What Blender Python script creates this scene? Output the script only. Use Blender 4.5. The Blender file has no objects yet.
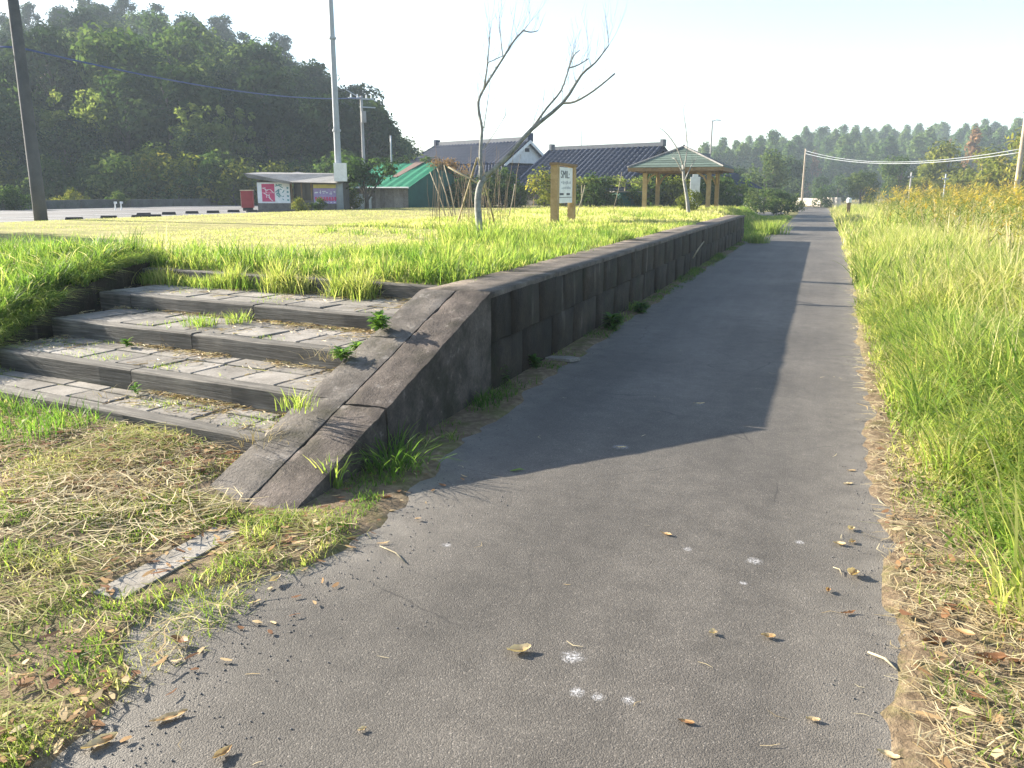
import bpy, math, random
import numpy as np
from mathutils import Vector, Matrix

random.seed(5)
rng = np.random.default_rng(11)
scene = bpy.context.scene
col = scene.collection
R = math.radians

# ------------------------------------------------------------------ camera
CAM_F, CAM_H = 820.0, 1.70
PITCH = math.atan((384 - 192) / CAM_F)
YAW = math.atan((822 - 512) / math.hypot(CAM_F, 192))
_fh = Vector((-math.sin(YAW), math.cos(YAW), 0))
CR = Vector((math.cos(YAW), math.sin(YAW), 0))
CF = _fh * math.cos(PITCH) + Vector((0, 0, -math.sin(PITCH)))
CU = _fh * math.sin(PITCH) + Vector((0, 0, math.cos(PITCH)))
CC = Vector((0, 0, CAM_H))
cam_data = bpy.data.cameras.new('camera')
cam = bpy.data.objects.new('camera', cam_data)
col.objects.link(cam)
m = Matrix((CR, CU, -CF)).transposed().to_4x4()
m.translation = CC
cam.matrix_world = m
cam_data.sensor_width = 36.0
cam_data.lens = CAM_F / 1024 * 36.0
cam_data.clip_start = 0.05
cam_data.clip_end = 6000
scene.camera = cam

# ------------------------------------------------------------------ sky, sun, exposure
SUN_EL, SUN_AZ = R(20.6), R(-82.5)          # azimuth clockwise from +Y (the path's direction)
S = Vector((math.sin(SUN_AZ) * math.cos(SUN_EL), math.cos(SUN_AZ) * math.cos(SUN_EL), math.sin(SUN_EL)))
world = bpy.data.worlds.new('World')
scene.world = world
world.use_nodes = True
wn = world.node_tree
bg = wn.nodes['Background']
sky = wn.nodes.new('ShaderNodeTexSky')
sky.sky_type = 'NISHITA'
sky.sun_disc = False
sky.sun_elevation = SUN_EL
sky.sun_rotation = SUN_AZ
sky.altitude = 10
sky.air_density = 1.0
sky.dust_density = 1.3
sky.ozone_density = 2.0
wn.links.new(sky.outputs[0], bg.inputs[0])
bg.inputs[1].default_value = 0.075
sun_d = bpy.data.lights.new('sun', 'SUN')
sun_d.energy = 5.0
sun_d.angle = R(0.55)
sun_d.color = (1.0, 0.92, 0.78)
sun = bpy.data.objects.new('sun', sun_d)
sun.rotation_euler = S.to_track_quat('Z', 'Y').to_euler()
sun.location = (-30, 10, 30)
col.objects.link(sun)
scene.view_settings.view_transform = 'Standard'
scene.view_settings.look = 'None'
scene.view_settings.exposure = 2.12
scene.view_settings.gamma = 1.0
scene.render.engine = 'CYCLES'
cy = scene.cycles
cy.use_denoising = True
cy.max_bounces = 6
cy.diffuse_bounces = 3
cy.glossy_bounces = 2
cy.transmission_bounces = 4
cy.transparent_max_bounces = 8
cy.volume_bounces = 0
cy.volume_step_rate = 4

# ------------------------------------------------------------------ helpers
def ray(px, py):
    return (CF * CAM_F + CR * (px - 512) + CU * (384 - py)) / CAM_F
def gz(px, py, z=0.0):          # photograph point lying at height z
    d = ray(px, py)
    return CC + d * ((z - CAM_H) / d.z)
def at(px, py, dep):            # photograph point at a depth
    return CC + ray(px, py) * dep
def sm(t):
    t = np.clip(t, 0, 1)
    return t * t * (3 - 2 * t)
def vn(x, y, s=1.0, seed=0):    # value noise 0..1
    x = np.asarray(x, float) / s; y = np.asarray(y, float) / s
    xi = np.floor(x).astype(np.int64); yi = np.floor(y).astype(np.int64)
    fx = sm(x - xi); fy = sm(y - yi)
    def h(a, b):
        n = (a * 374761393 + b * 668265263 + seed * 974711) & 0x7fffffff
        n = ((n ^ (n >> 13)) * 1274126177) & 0x7fffffff
        return ((n ^ (n >> 16)) & 0xffff) / 65535.0
    a = h(xi, yi) * (1 - fx) + h(xi + 1, yi) * fx
    b = h(xi, yi + 1) * (1 - fx) + h(xi + 1, yi + 1) * fx
    return a * (1 - fy) + b * fy

def tag(o, label=None, cat=None, group=None, kind=None):
    if label: o['label'] = label
    if cat: o['category'] = cat
    if group: o['group'] = group
    if kind: o['kind'] = kind
    return o
def empty(name, loc=(0, 0, 0), rz=0):
    o = bpy.data.objects.new(name, None)
    o.empty_display_size = 0.2
    o.location = loc
    o.rotation_euler = (0, 0, rz)
    col.objects.link(o)
    return o
def link(name, me, parent=None, loc=None, rot=None, scale=None):
    o = bpy.data.objects.new(name, me)
    col.objects.link(o)
    if parent: o.parent = parent
    if loc is not None: o.location = loc
    if rot is not None: o.rotation_euler = rot
    if scale is not None: o.scale = scale
    return o
def mesh_np(name, V, F, mats, smooth=False, attrs=None, midx=None):
    """V (n,3); F list of arrays each (k, 3|4)"""
    me = bpy.data.meshes.new(name)
    V = np.asarray(V, np.float32)
    if isinstance(F, np.ndarray): F = [F]
    F = [np.asarray(f, np.int32) for f in F if len(f)]
    nl = sum(f.size for f in F); nf = sum(len(f) for f in F)
    me.vertices.add(len(V)); me.vertices.foreach_set('co', V.ravel())
    me.loops.add(nl); me.polygons.add(nf)
    me.loops.foreach_set('vertex_index', np.concatenate([f.ravel() for f in F]))
    tot = np.concatenate([np.full(len(f), f.shape[1], np.int32) for f in F])
    st = np.concatenate([[0], np.cumsum(tot)[:-1]]).astype(np.int32)
    me.polygons.foreach_set('loop_start', st)
    me.polygons.foreach_set('loop_total', tot)
    if midx is not None: me.polygons.foreach_set('material_index', np.asarray(midx, np.int32))
    if smooth: me.polygons.foreach_set('use_smooth', np.ones(nf, bool))
    for k, v in (attrs or {}).items():
        a = me.attributes.new(k, 'FLOAT', 'POINT')
        a.data.foreach_set('value', np.asarray(v, np.float32))
    for mm in (mats if isinstance(mats, (list, tuple)) else [mats]):
        me.materials.append(mm)
    me.update(calc_edges=True)
    me.validate()
    return me

class MB:                       # collects simple solids into one mesh
    def __init__(s):
        s.v = []; s.f = []; s.m = []; s.mi = 0
    def add(s, vs, fs):
        b = len(s.v)
        s.v += [tuple(v) for v in vs]
        s.f += [[i + b for i in f] for f in fs]
        s.m += [s.mi] * len(fs)
    def box(s, c, d, rz=0.0, rx=0.0, ry=0.0):
        M = Matrix.Translation(c) @ Matrix.Rotation(rz, 4, 'Z') @ Matrix.Rotation(ry, 4, 'Y') @ Matrix.Rotation(rx, 4, 'X')
        vs = [M @ Vector((sx * d[0] / 2, sy * d[1] / 2, sz * d[2] / 2)) for sz in (-1, 1) for sy in (-1, 1) for sx in (-1, 1)]
        s.add(vs, [(0, 2, 3, 1), (4, 5, 7, 6), (0, 1, 5, 4), (2, 6, 7, 3), (0, 4, 6, 2), (1, 3, 7, 5)])
    def hexa(s, vs):            # 8 corners: bottom ring 0-3 ccw, top ring 4-7
        s.add(vs, [(3, 2, 1, 0), (4, 5, 6, 7), (0, 1, 5, 4), (1, 2, 6, 5), (2, 3, 7, 6), (3, 0, 4, 7)])
    def poly(s, vs):
        s.add(vs, [list(range(len(vs)))])
    def slab(s, vs, t):         # polygon thickened along its own normal
        vs = [Vector(v) for v in vs]
        n = (vs[1] - vs[0]).cross(vs[2] - vs[0]).normalized() * t
        k = len(vs)
        s.add(vs + [v - n for v in vs], [list(range(k)), list(range(2 * k - 1, k - 1, -1))] + [(i, i + k, (i + 1) % k + k, (i + 1) % k) for i in range(k)])
    def tube(s, pts, rad, n=6, cap=True):
        pts = [Vector(p) for p in pts]
        if not hasattr(rad, '__len__'): rad = [rad] * len(pts)
        ring = []
        ref = None
        for i, p in enumerate(pts):
            t = (pts[min(i + 1, len(pts) - 1)] - pts[max(i - 1, 0)]).normalized()
            if ref is None:
                ref = t.orthogonal().normalized()
            ref = (ref - t * ref.dot(t)).normalized()
            b = t.cross(ref)
            ring.append([p + (ref * math.cos(2 * math.pi * k / n) + b * math.sin(2 * math.pi * k / n)) * rad[i] for k in range(n)])
        vs = [v for r in ring for v in r]
        fs = []
        for i in range(len(pts) - 1):
            for k in range(n):
                fs.append((i * n + k, i * n + (k + 1) % n, (i + 1) * n + (k + 1) % n, (i + 1) * n + k))
        if cap:
            fs.append(list(range(n - 1, -1, -1)))
            fs.append([(len(pts) - 1) * n + k for k in range(n)])
        s.add(vs, fs)
    def mesh(s, name, mats, smooth=False):
        me = bpy.data.meshes.new(name)
        me.from_pydata(s.v, [], s.f)
        for mm in (mats if isinstance(mats, (list, tuple)) else [mats]): me.materials.append(mm)
        me.polygons.foreach_set('material_index', s.m)
        if smooth: me.polygons.foreach_set('use_smooth', [True] * len(s.f))
        me.update()
        return me
    def build(s, name, mats, parent=None, smooth=False, **k):
        return link(name, s.mesh(name, mats, smooth), parent, **k)

# ------------------------------------------------------------------ materials
def new_mat(name):
    mt = bpy.data.materials.new(name)
    mt.use_nodes = True
    nt = mt.node_tree
    return mt, nt, nt.nodes['Principled BSDF'], nt.nodes['Material Output']
def node(nt, t, **kw):
    n = nt.nodes.new(t)
    for k, v in kw.items():
        if k.startswith('i_'):
            key = k[2:]
            n.inputs[int(key) if key.isdigit() else key].default_value = v
        else:
            setattr(n, k, v)
    return n
def ramp(nt, src, stops):
    r = nt.nodes.new('ShaderNodeValToRGB')
    els = r.color_ramp.elements
    while len(els) < len(stops): els.new(0.5)
    for e, (p, c) in zip(els, stops):
        e.position = p
        e.color = (*c, 1) if len(c) == 3 else c
    nt.links.new(src, r.inputs[0])
    return r.outputs[0]
def g3(v): return (v, v, v)
def noise(nt, vec, scale, detail=4, rough=0.55, dist=0.0):
    n = node(nt, 'ShaderNodeTexNoise')
    n.inputs['Scale'].default_value = scale
    n.inputs['Detail'].default_value = detail
    n.inputs['Roughness'].default_value = rough
    n.inputs['Distortion'].default_value = dist
    if vec is not None: nt.links.new(vec, n.inputs['Vector'])
    return n.outputs['Fac']
def mix(nt, fac, a, b, mode='MIX'):
    n = node(nt, 'ShaderNodeMixRGB', blend_type=mode)
    for i, v in enumerate((fac, a, b)):
        if isinstance(v, (int, float)): n.inputs[i].default_value = v
        elif isinstance(v, tuple): n.inputs[i].default_value = (*v, 1)
        else: nt.links.new(v, n.inputs[i])
    return n.outputs[0]
def math_n(nt, op, a, b=0.0, clamp=False):
    n = node(nt, 'ShaderNodeMath', operation=op, use_clamp=clamp)
    for i, v in enumerate((a, b)):
        if isinstance(v, (int, float)): n.inputs[i].default_value = v
        else: nt.links.new(v, n.inputs[i])
    return n.outputs[0]
def bump(nt, bsdf, h, strength=0.5, dist=0.01):
    b = node(nt, 'ShaderNodeBump')
    b.inputs['Strength'].default_value = strength
    b.inputs['Distance'].default_value = dist
    nt.links.new(h, b.inputs['Height'])
    nt.links.new(b.outputs[0], bsdf.inputs['Normal'])
def wpos(nt):
    return node(nt, 'ShaderNodeNewGeometry').outputs['Position']
def mapped(nt, vec, scale):
    mp = node(nt, 'ShaderNodeMapping')
    mp.inputs['Scale'].default_value = scale
    nt.links.new(vec, mp.inputs['Vector'])
    return mp.outputs[0]
def rnd(nt):
    return node(nt, 'ShaderNodeObjectInfo').outputs['Random']

def weathered(name, c0, c1, scale=3.0, rough=0.85, bscale=30, bstr=0.5, bdist=0.01, streak=None, moss=None, lichen=None, var=0.25, fine=0.35):
    """stained mineral or timber: two tones, fine grain, optional vertical streaks and moss"""
    mt, nt, b, out = new_mat(name)
    P = wpos(nt)
    c = ramp(nt, noise(nt, P, scale, 6, 0.62), [(0.3, c0), (0.7, c1)])
    f = ramp(nt, noise(nt, P, bscale, 5, 0.7), [(0.25, g3(1 - fine)), (0.75, g3(1 + fine))])
    c = mix(nt, 1.0, c, f, 'MULTIPLY')
    if streak:
        s = ramp(nt, noise(nt, mapped(nt, P, (7, 7, 0.8)), 1.0, 5, 0.6), [(0.57, g3(0)), (0.72, g3(1))])
        s2 = ramp(nt, noise(nt, P, 1.7, 2), [(0.48, g3(0)), (0.65, g3(1))])
        c = mix(nt, math_n(nt, 'MULTIPLY', math_n(nt, 'MULTIPLY', s, s2), 0.75), c, streak)
    if moss:
        s = ramp(nt, noise(nt, P, 2.6, 6, 0.7), [(0.52, g3(0)), (0.68, g3(1))])
        c = mix(nt, math_n(nt, 'MULTIPLY', s, 0.8), c, moss)
    if lichen:
        s = ramp(nt, noise(nt, P, 9.0, 6, 0.7), [(0.6, g3(0)), (0.68, g3(1))])
        c = mix(nt, math_n(nt, 'MULTIPLY', s, 0.6), c, lichen)
    if var:
        v = ramp(nt, rnd(nt), [(0, g3(1 - var)), (1, g3(1 + var))])
        c = mix(nt, 1.0, c, v, 'MULTIPLY')
    nt.links.new(c, b.inputs['Base Color'])
    b.inputs['Roughness'].default_value = rough
    b.inputs['Specular IOR Level'].default_value = 0.25
    bump(nt, b, noise(nt, P, bscale, 6, 0.7), bstr, bdist)
    return mt
def flat(name, c, rough=0.6, var=0.0, spec=0.3, metal=0.0):
    mt, nt, b, out = new_mat(name)
    P = wpos(nt)
    k = ramp(nt, noise(nt, P, 4.0, 5, 0.6), [(0.25, tuple(x * 0.82 for x in c)), (0.75, tuple(min(1, x * 1.12) for x in c))])
    if var:
        v = ramp(nt, rnd(nt), [(0, g3(1 - var)), (1, g3(1 + var))])
        k = mix(nt, 1.0, k, v, 'MULTIPLY')
    nt.links.new(k, b.inputs['Base Color'])
    b.inputs['Roughness'].default_value = rough
    b.inputs['Specular IOR Level'].default_value = spec
    b.inputs['Metallic'].default_value = metal
    return mt
def leafy(name, stops, trans=0.45, attr='tint', rnd_shift=0.0, rough=0.5, tscale=1.6, spec=0.1):
    """thin leaves and blades: per leaf tint picks the colour, light passes through"""
    mt, nt, b, out = new_mat(name)
    a = node(nt, 'ShaderNodeAttribute', attribute_name=attr).outputs['Fac']
    if rnd_shift:
        a = math_n(nt, 'ADD', a, math_n(nt, 'MULTIPLY', math_n(nt, 'SUBTRACT', rnd(nt), 0.5), rnd_shift))
    c = ramp(nt, a, stops)
    nt.links.new(c, b.inputs['Base Color'])
    b.inputs['Roughness'].default_value = rough
    b.inputs['Specular IOR Level'].default_value = spec
    t = node(nt, 'ShaderNodeBsdfTranslucent')
    tc = mix(nt, 1.0, c, (tscale, tscale * 1.05, tscale * 0.7), 'MULTIPLY')
    nt.links.new(tc, t.inputs[0])
    mx = node(nt, 'ShaderNodeMixShader')
    mx.inputs[0].default_value = trans
    nt.links.new(b.outputs[0], mx.inputs[1])
    nt.links.new(t.outputs[0], mx.inputs[2])
    nt.links.new(mx.outputs[0], out.inputs['Surface'])
    return mt

GRASS = leafy('grass_blades', [(0.0, (0.035, 0.080, 0.014)), (0.35, (0.10, 0.18, 0.032)), (0.65, (0.23, 0.285, 0.065)), (0.85, (0.39, 0.365, 0.14)), (1.0, (0.52, 0.46, 0.28))], 0.5)
STRAW = leafy('dry_straw', [(0.0, (0.17, 0.10, 0.05)), (0.5, (0.38, 0.28, 0.14)), (1.0, (0.62, 0.53, 0.34))], 0.2, tscale=1.1)
DEADLEAF = leafy('dead_leaf', [(0.0, (0.09, 0.05, 0.03)), (0.4, (0.24, 0.12, 0.06)), (0.7, (0.42, 0.27, 0.13)), (1.0, (0.62, 0.50, 0.30))], 0.2, tscale=1.2)
WEED = leafy('weed_leaf', [(0.0, (0.03, 0.08, 0.015)), (0.5, (0.07, 0.16, 0.025)), (1.0, (0.17, 0.27, 0.05))], 0.45)
FOL_DARK = leafy('evergreen_foliage', [(0.0, (0.013, 0.027, 0.012)), (0.5, (0.028, 0.050, 0.020)), (1.0, (0.062, 0.088, 0.032))], 0.2, rnd_shift=0.6, spec=0.0)
FOL_MID = leafy('broadleaf_foliage', [(0.0, (0.022, 0.046, 0.016)), (0.5, (0.052, 0.088, 0.027)), (1.0, (0.12, 0.15, 0.05))], 0.38, rnd_shift=0.5, spec=0.0)
FOL_BAMBOO = leafy('bamboo_foliage', [(0.0, (0.07, 0.10, 0.025)), (0.5, (0.13, 0.165, 0.045)), (1.0, (0.22, 0.235, 0.075))], 0.5, rnd_shift=0.3, spec=0.0)
FOL_CONIFER = leafy('conifer_foliage', [(0.0, (0.036, 0.072, 0.024)), (0.5, (0.068, 0.118, 0.034)), (1.0, (0.12, 0.165, 0.048))], 0.25, rnd_shift=0.6, spec=0.0)
FOL_YELLOW = leafy('yellowing_foliage', [(0.0, (0.06, 0.08, 0.018)), (0.5, (0.13, 0.15, 0.03)), (1.0, (0.25, 0.22, 0.05))], 0.4, rnd_shift=0.4, spec=0.0)
FOL_RUST = leafy('rusty_foliage', [(0.0, (0.10, 0.06, 0.03)), (1.0, (0.26, 0.15, 0.07))], 0.3)
GOLD = leafy('goldenrod', [(0.0, (0.05, 0.08, 0.015)), (0.4, (0.12, 0.16, 0.03)), (0.6, (0.27, 0.24, 0.05)), (0.8, (0.42, 0.29, 0.05)), (1.0, (0.50, 0.39, 0.13))], 0.4)
BARK = weathered('bark', (0.06, 0.05, 0.04), (0.14, 0.12, 0.10), 6, bscale=40)
BARK_GREY = weathered('grey_bark', (0.12, 0.12, 0.11), (0.30, 0.30, 0.27), 10, bscale=60, var=0)
BARK_PALE = weathered('pale_bark', (0.16, 0.155, 0.14), (0.34, 0.33, 0.30), 10, bscale=60, var=0)
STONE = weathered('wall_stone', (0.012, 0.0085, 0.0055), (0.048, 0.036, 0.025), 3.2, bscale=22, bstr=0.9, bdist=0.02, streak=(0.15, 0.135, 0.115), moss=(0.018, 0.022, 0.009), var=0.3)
COPING = weathered('coping_concrete', (0.038, 0.029, 0.023), (0.15, 0.12, 0.10), 4.5, bscale=45, bstr=0.9, bdist=0.012, lichen=(0.25, 0.22, 0.19), moss=(0.03, 0.027, 0.014), var=0.12)
COPING_IN = weathered('inner_coping_concrete', (0.055, 0.045, 0.037), (0.185, 0.16, 0.135), 4.5, bscale=45, bstr=0.8, bdist=0.01, lichen=(0.28, 0.25, 0.22), moss=(0.035, 0.032, 0.016), var=0.10)
SLAB = weathered('paving_slab', (0.11, 0.097, 0.08), (0.31, 0.28, 0.245), 2.6, bscale=50, bstr=0.5, bdist=0.006, lichen=(0.12, 0.115, 0.09), var=0.2)
KERB = weathered('kerb_concrete', (0.16, 0.14, 0.115), (0.34, 0.31, 0.27), 4, bscale=50, bstr=0.5, bdist=0.006, var=0.1)
MOSS = weathered('mossy_joint', (0.05, 0.045, 0.02), (0.24, 0.25, 0.025), 5, bscale=60, bstr=0.9, bdist=0.012, var=0)
CONC_POLE = weathered('pole_concrete', (0.26, 0.25, 0.24), (0.36, 0.35, 0.34), 2, bscale=30, bstr=0.2, var=0.15, fine=0.15)
STEEL_POLE = flat('grey_steel_pole', (0.31, 0.34, 0.375), 0.5, spec=0.4)
POLE_DARK = weathered('old_pole_concrete', (0.058, 0.062, 0.07), (0.095, 0.098, 0.108), 2, bscale=30, bstr=0.2, var=0, fine=0.15)
WHITE = flat('white_paint', (0.75, 0.75, 0.73), 0.6)
PLASTER = flat('white_plaster', (0.68, 0.68, 0.66), 0.8)
BOARDW = flat('white_sign_board', (0.74, 0.76, 0.77), 0.45)
INK = flat('dark_lettering', (0.06, 0.07, 0.09), 0.6)
INKPALE = flat('faded_lettering', (0.36, 0.38, 0.42), 0.6)
PINK = flat('magenta_print', (0.55, 0.07, 0.17), 0.6)
TEAL = flat('teal_print', (0.10, 0.28, 0.30), 0.6)
VIOLET = flat('violet_print', (0.36, 0.28, 0.50), 0.6)
YELLOWP = flat('yellow_print', (0.62, 0.52, 0.16), 0.6)
RED = flat('red_paint', (0.34, 0.045, 0.05), 0.5)
CREAM = flat('cream_paint', (0.68, 0.58, 0.38), 0.6)
DARK = flat('dark_void', (0.025, 0.026, 0.03), 0.8)
RUBBER = flat('black_rubber', (0.03, 0.03, 0.033), 0.8)
TILE = flat('blue_grey_roof_tile', (0.040, 0.052, 0.088), 0.75, var=0.12, spec=0.15)
TILE_PALE = flat('ridge_tile', (0.12, 0.13, 0.15), 0.7, spec=0.2)
GREENROOF = flat('green_sheet_roof', (0.022, 0.17, 0.095), 0.75, spec=0.1)
GREENNET = flat('teal_tarpaulin', (0.02, 0.10, 0.075), 0.8)
RUSTMETAL = flat('rusted_sheet', (0.20, 0.13, 0.10), 0.7)
BOARDING = weathered('weathered_boarding', (0.24, 0.20, 0.17), (0.42, 0.37, 0.33), 4, bscale=20, var=0.25)
BOARDING_D = weathered('dark_boarding', (0.10, 0.09, 0.08), (0.18, 0.165, 0.15), 4, bscale=20, var=0.25)
ROOFGREY = weathered('grey_sheet_roof', (0.15, 0.145, 0.14), (0.26, 0.25, 0.24), 2, bscale=20, bstr=0.3, var=0.1)
SHINGLE = flat('green_shingle', (0.125, 0.165, 0.135), 0.9, var=0.3, spec=0.1)
TIMBER = weathered('pine_timber', (0.30, 0.205, 0.09), (0.44, 0.32, 0.16), 5, bscale=25, bstr=0.3, var=0.15, fine=0.15)
TIMBER_D = weathered('brown_timber', (0.16, 0.10, 0.05), (0.28, 0.19, 0.10), 5, bscale=25, bstr=0.3, var=0.15, fine=0.15)
BAMBOOPOLE = weathered('bamboo_pole', (0.24, 0.20, 0.13), (0.44, 0.38, 0.26), 6, bscale=30, bstr=0.2, var=0.2)
CANE = flat('dry_cane', (0.22, 0.17, 0.11), 0.85, var=0.3)
WIRE_BLUE = flat('blue_cable', (0.05, 0.08, 0.22), 0.5)
WIRE = flat('grey_cable', (0.26, 0.28, 0.29), 0.5)
WOODPOLE = weathered('wooden_pole', (0.24, 0.19, 0.14), (0.38, 0.32, 0.25), 3, bscale=30, bstr=0.3, var=0.2)
FENCEW = flat('pale_fence_board', (0.60, 0.54, 0.46), 0.7, var=0.15)
GLASS = flat('dark_window_glass', (0.05, 0.055, 0.06), 0.12, spec=0.6)
WALLDARK = weathered('block_wall', (0.07, 0.07, 0.065), (0.13, 0.13, 0.115), 1.5, bscale=15, bstr=0.3, var=0.1, moss=(0.05, 0.065, 0.025))

# sleeper-like riser beams: long grain
def mat_beam():
    mt, nt, b, out = new_mat('riser_beam')
    tc = node(nt, 'ShaderNodeTexCoord').outputs['Object']
    P = wpos(nt)
    g = noise(nt, mapped(nt, tc, (1.3, 22, 34)), 1.0, 6, 0.65)
    c = ramp(nt, g, [(0.28, (0.024, 0.021, 0.017)), (0.5, (0.11, 0.097, 0.080)), (0.75, (0.28, 0.248, 0.21))])
    d = ramp(nt, noise(nt, P, 4.5, 5), [(0.3, g3(0.6)), (0.7, g3(1.25))])
    c = mix(nt, 1.0, c, d, 'MULTIPLY')
    v = ramp(nt, rnd(nt), [(0, g3(0.8)), (1, g3(1.15))])
    c = mix(nt, 1.0, c, v, 'MULTIPLY')
    nt.links.new(c, b.inputs['Base Color'])
    b.inputs['Roughness'].default_value = 0.9
    bump(nt, b, g, 0.9, 0.02)
    return mt
BEAM = mat_beam()

SPOTS = [(572, 657, .055), (577, 692, .035), (598, 697, .03), (628, 700, .03), (688, 549, .03), (754, 561, .045), (743, 583, .025), (800, 542, .03), (447, 545, .03), (621, 447, .07), (699, 404, .05)]
def mat_asphalt():
    mt, nt, b, out = new_mat('asphalt')
    P = wpos(nt)
    big = ramp(nt, noise(nt, P, 0.55, 5, 0.6), [(0.3, (0.073, 0.064, 0.054)), (0.7, (0.121, 0.107, 0.091))])
    vor = node(nt, 'ShaderNodeTexVoronoi')
    vor.inputs['Scale'].default_value = 190
    nt.links.new(P, vor.inputs['Vector'])
    sep = node(nt, 'ShaderNodeSeparateColor')
    nt.links.new(vor.outputs['Color'], sep.inputs[0])
    agg = ramp(nt, sep.outputs[0], [(0.0, g3(0.75)), (0.75, g3(1.05)), (0.95, g3(1.3)), (1.0, g3(2.0))])
    c = mix(nt, 1.0, big, agg, 'MULTIPLY')
    pit = ramp(nt, noise(nt, P, 130, 3, 0.6), [(0.30, g3(0.45)), (0.42, g3(1.0))])
    c = mix(nt, 1.0, c, pit, 'MULTIPLY')
    # blotches, fine
    bl = ramp(nt, noise(nt, P, 7, 5, 0.65), [(0.3, g3(0.82)), (0.7, g3(1.16))])
    c = mix(nt, 1.0, c, bl, 'MULTIPLY')
    # worn tracks and a few hair cracks
    tr = ramp(nt, noise(nt, mapped(nt, P, (2.2, 0.22, 1)), 1.0, 3), [(0.35, g3(0.86)), (0.65, g3(1.14))])
    c = mix(nt, 1.0, c, tr, 'MULTIPLY')
    dv = node(nt, 'ShaderNodeTexVoronoi', feature='DISTANCE_TO_EDGE')
    dv.inputs['Scale'].default_value = 0.55
    wob = node(nt, 'ShaderNodeTexNoise'); wob.inputs['Scale'].default_value = 3.0; wob.inputs['Detail'].default_value = 6
    nt.links.new(P, wob.inputs['Vector'])
    nt.links.new(mix(nt, 0.12, P, wob.outputs['Color'], 'ADD'), dv.inputs['Vector'])
    ck = ramp(nt, dv.outputs['Distance'], [(0.0, g3(1)), (0.004, g3(0))])
    ckm = ramp(nt, noise(nt, P, 0.8, 2), [(0.52, g3(0)), (0.60, g3(1))])
    c = mix(nt, math_n(nt, 'MULTIPLY', math_n(nt, 'MULTIPLY', ck, ckm), 0.65), c, (0.02, 0.018, 0.016))
    # dust along the edges
    a = node(nt, 'ShaderNodeAttribute', attribute_name='edge').outputs['Fac']
    e = math_n(nt, 'MULTIPLY', a, ramp(nt, noise(nt, P, 5, 6, 0.7), [(0.3, g3(0.1)), (0.7, g3(1.0))]))
    c = mix(nt, e, c, (0.24, 0.215, 0.18))
    # dried white splashes
    tot = None
    nz = noise(nt, P, 26, 9, 0.85)
    for px, py, r in SPOTS:
        q = gz(px, py, 0)
        d = node(nt, 'ShaderNodeVectorMath', operation='DISTANCE')
        nt.links.new(P, d.inputs[0]); d.inputs[1].default_value = q
        k = math_n(nt, 'SUBTRACT', 1.0, math_n(nt, 'DIVIDE', d.outputs['Value'], r * 1.25), True)
        tot = k if tot is None else math_n(nt, 'MAXIMUM', tot, k)
    s = ramp(nt, math_n(nt, 'ADD', math_n(nt, 'MULTIPLY', tot, 0.55), math_n(nt, 'MULTIPLY', nz, math_n(nt, 'GREATER_THAN', tot, 0.001))), [(0.66, g3(0)), (0.92, g3(1))])
    fl = ramp(nt, noise(nt, P, 85, 4, 0.7), [(0.46, g3(0.12)), (0.56, g3(1))])
    s = math_n(nt, 'MULTIPLY', s, fl)
    c = mix(nt, math_n(nt, 'MULTIPLY', s, 0.6), c, (0.62, 0.61, 0.62))
    nt.links.new(c, b.inputs['Base Color'])
    b.inputs['Roughness'].default_value = 0.75
    b.inputs['Specular IOR Level'].default_value = 0.35
    h = math_n(nt, 'ADD', math_n(nt, 'MULTIPLY', vor.outputs['Distance'], -1.0), math_n(nt, 'MULTIPLY', noise(nt, P, 130, 3, 0.6), 1.2))
    bump(nt, b, h, 0.5, 0.0035)
    return mt
ASPHALT = mat_asphalt()
ROADGREY = weathered('old_road_surface', (0.10, 0.098, 0.098), (0.15, 0.145, 0.145), 0.5, bscale=60, bstr=0.3, bdist=0.005, var=0, fine=0.12)

def mat_ground():
    mt, nt, b, out = new_mat('ground')
    P = wpos(nt)
    lawn = node(nt, 'ShaderNodeAttribute', attribute_name='lawn').outputs['Fac']
    n1 = noise(nt, P, 0.7, 8, 0.75); n2 = noise(nt, P, 14, 6, 0.7)
    gcol = ramp(nt, n1, [(0.3, (0.15, 0.17, 0.045)), (0.5, (0.29, 0.265, 0.10)), (0.7, (0.40, 0.34, 0.165))])
    gcol = mix(nt, 1.0, gcol, ramp(nt, n2, [(0.25, g3(0.7)), (0.75, g3(1.25))]), 'MULTIPLY')
    scol = ramp(nt, n2, [(0.25, (0.07, 0.05, 0.032)), (0.5, (0.17, 0.125, 0.08)), (0.75, (0.30, 0.235, 0.15))])
    mo = ramp(nt, noise(nt, P, 3.0, 6, 0.7), [(0.5, g3(0)), (0.66, g3(1))])
    scol = mix(nt, math_n(nt, 'MULTIPLY', mo, 0.7), scol, (0.09, 0.105, 0.025))
    c = mix(nt, lawn, scol, gcol)
    nt.links.new(c, b.inputs['Base Color'])
    b.inputs['Roughness'].default_value = 0.95
    b.inputs['Specular IOR Level'].default_value = 0.1
    bump(nt, b, n2, 0.8, 0.03)
    return mt
GROUND = mat_ground()
HILLSOIL = flat('hillside_undergrowth', (0.022, 0.034, 0.014), 1.0, spec=0.05)

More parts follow.
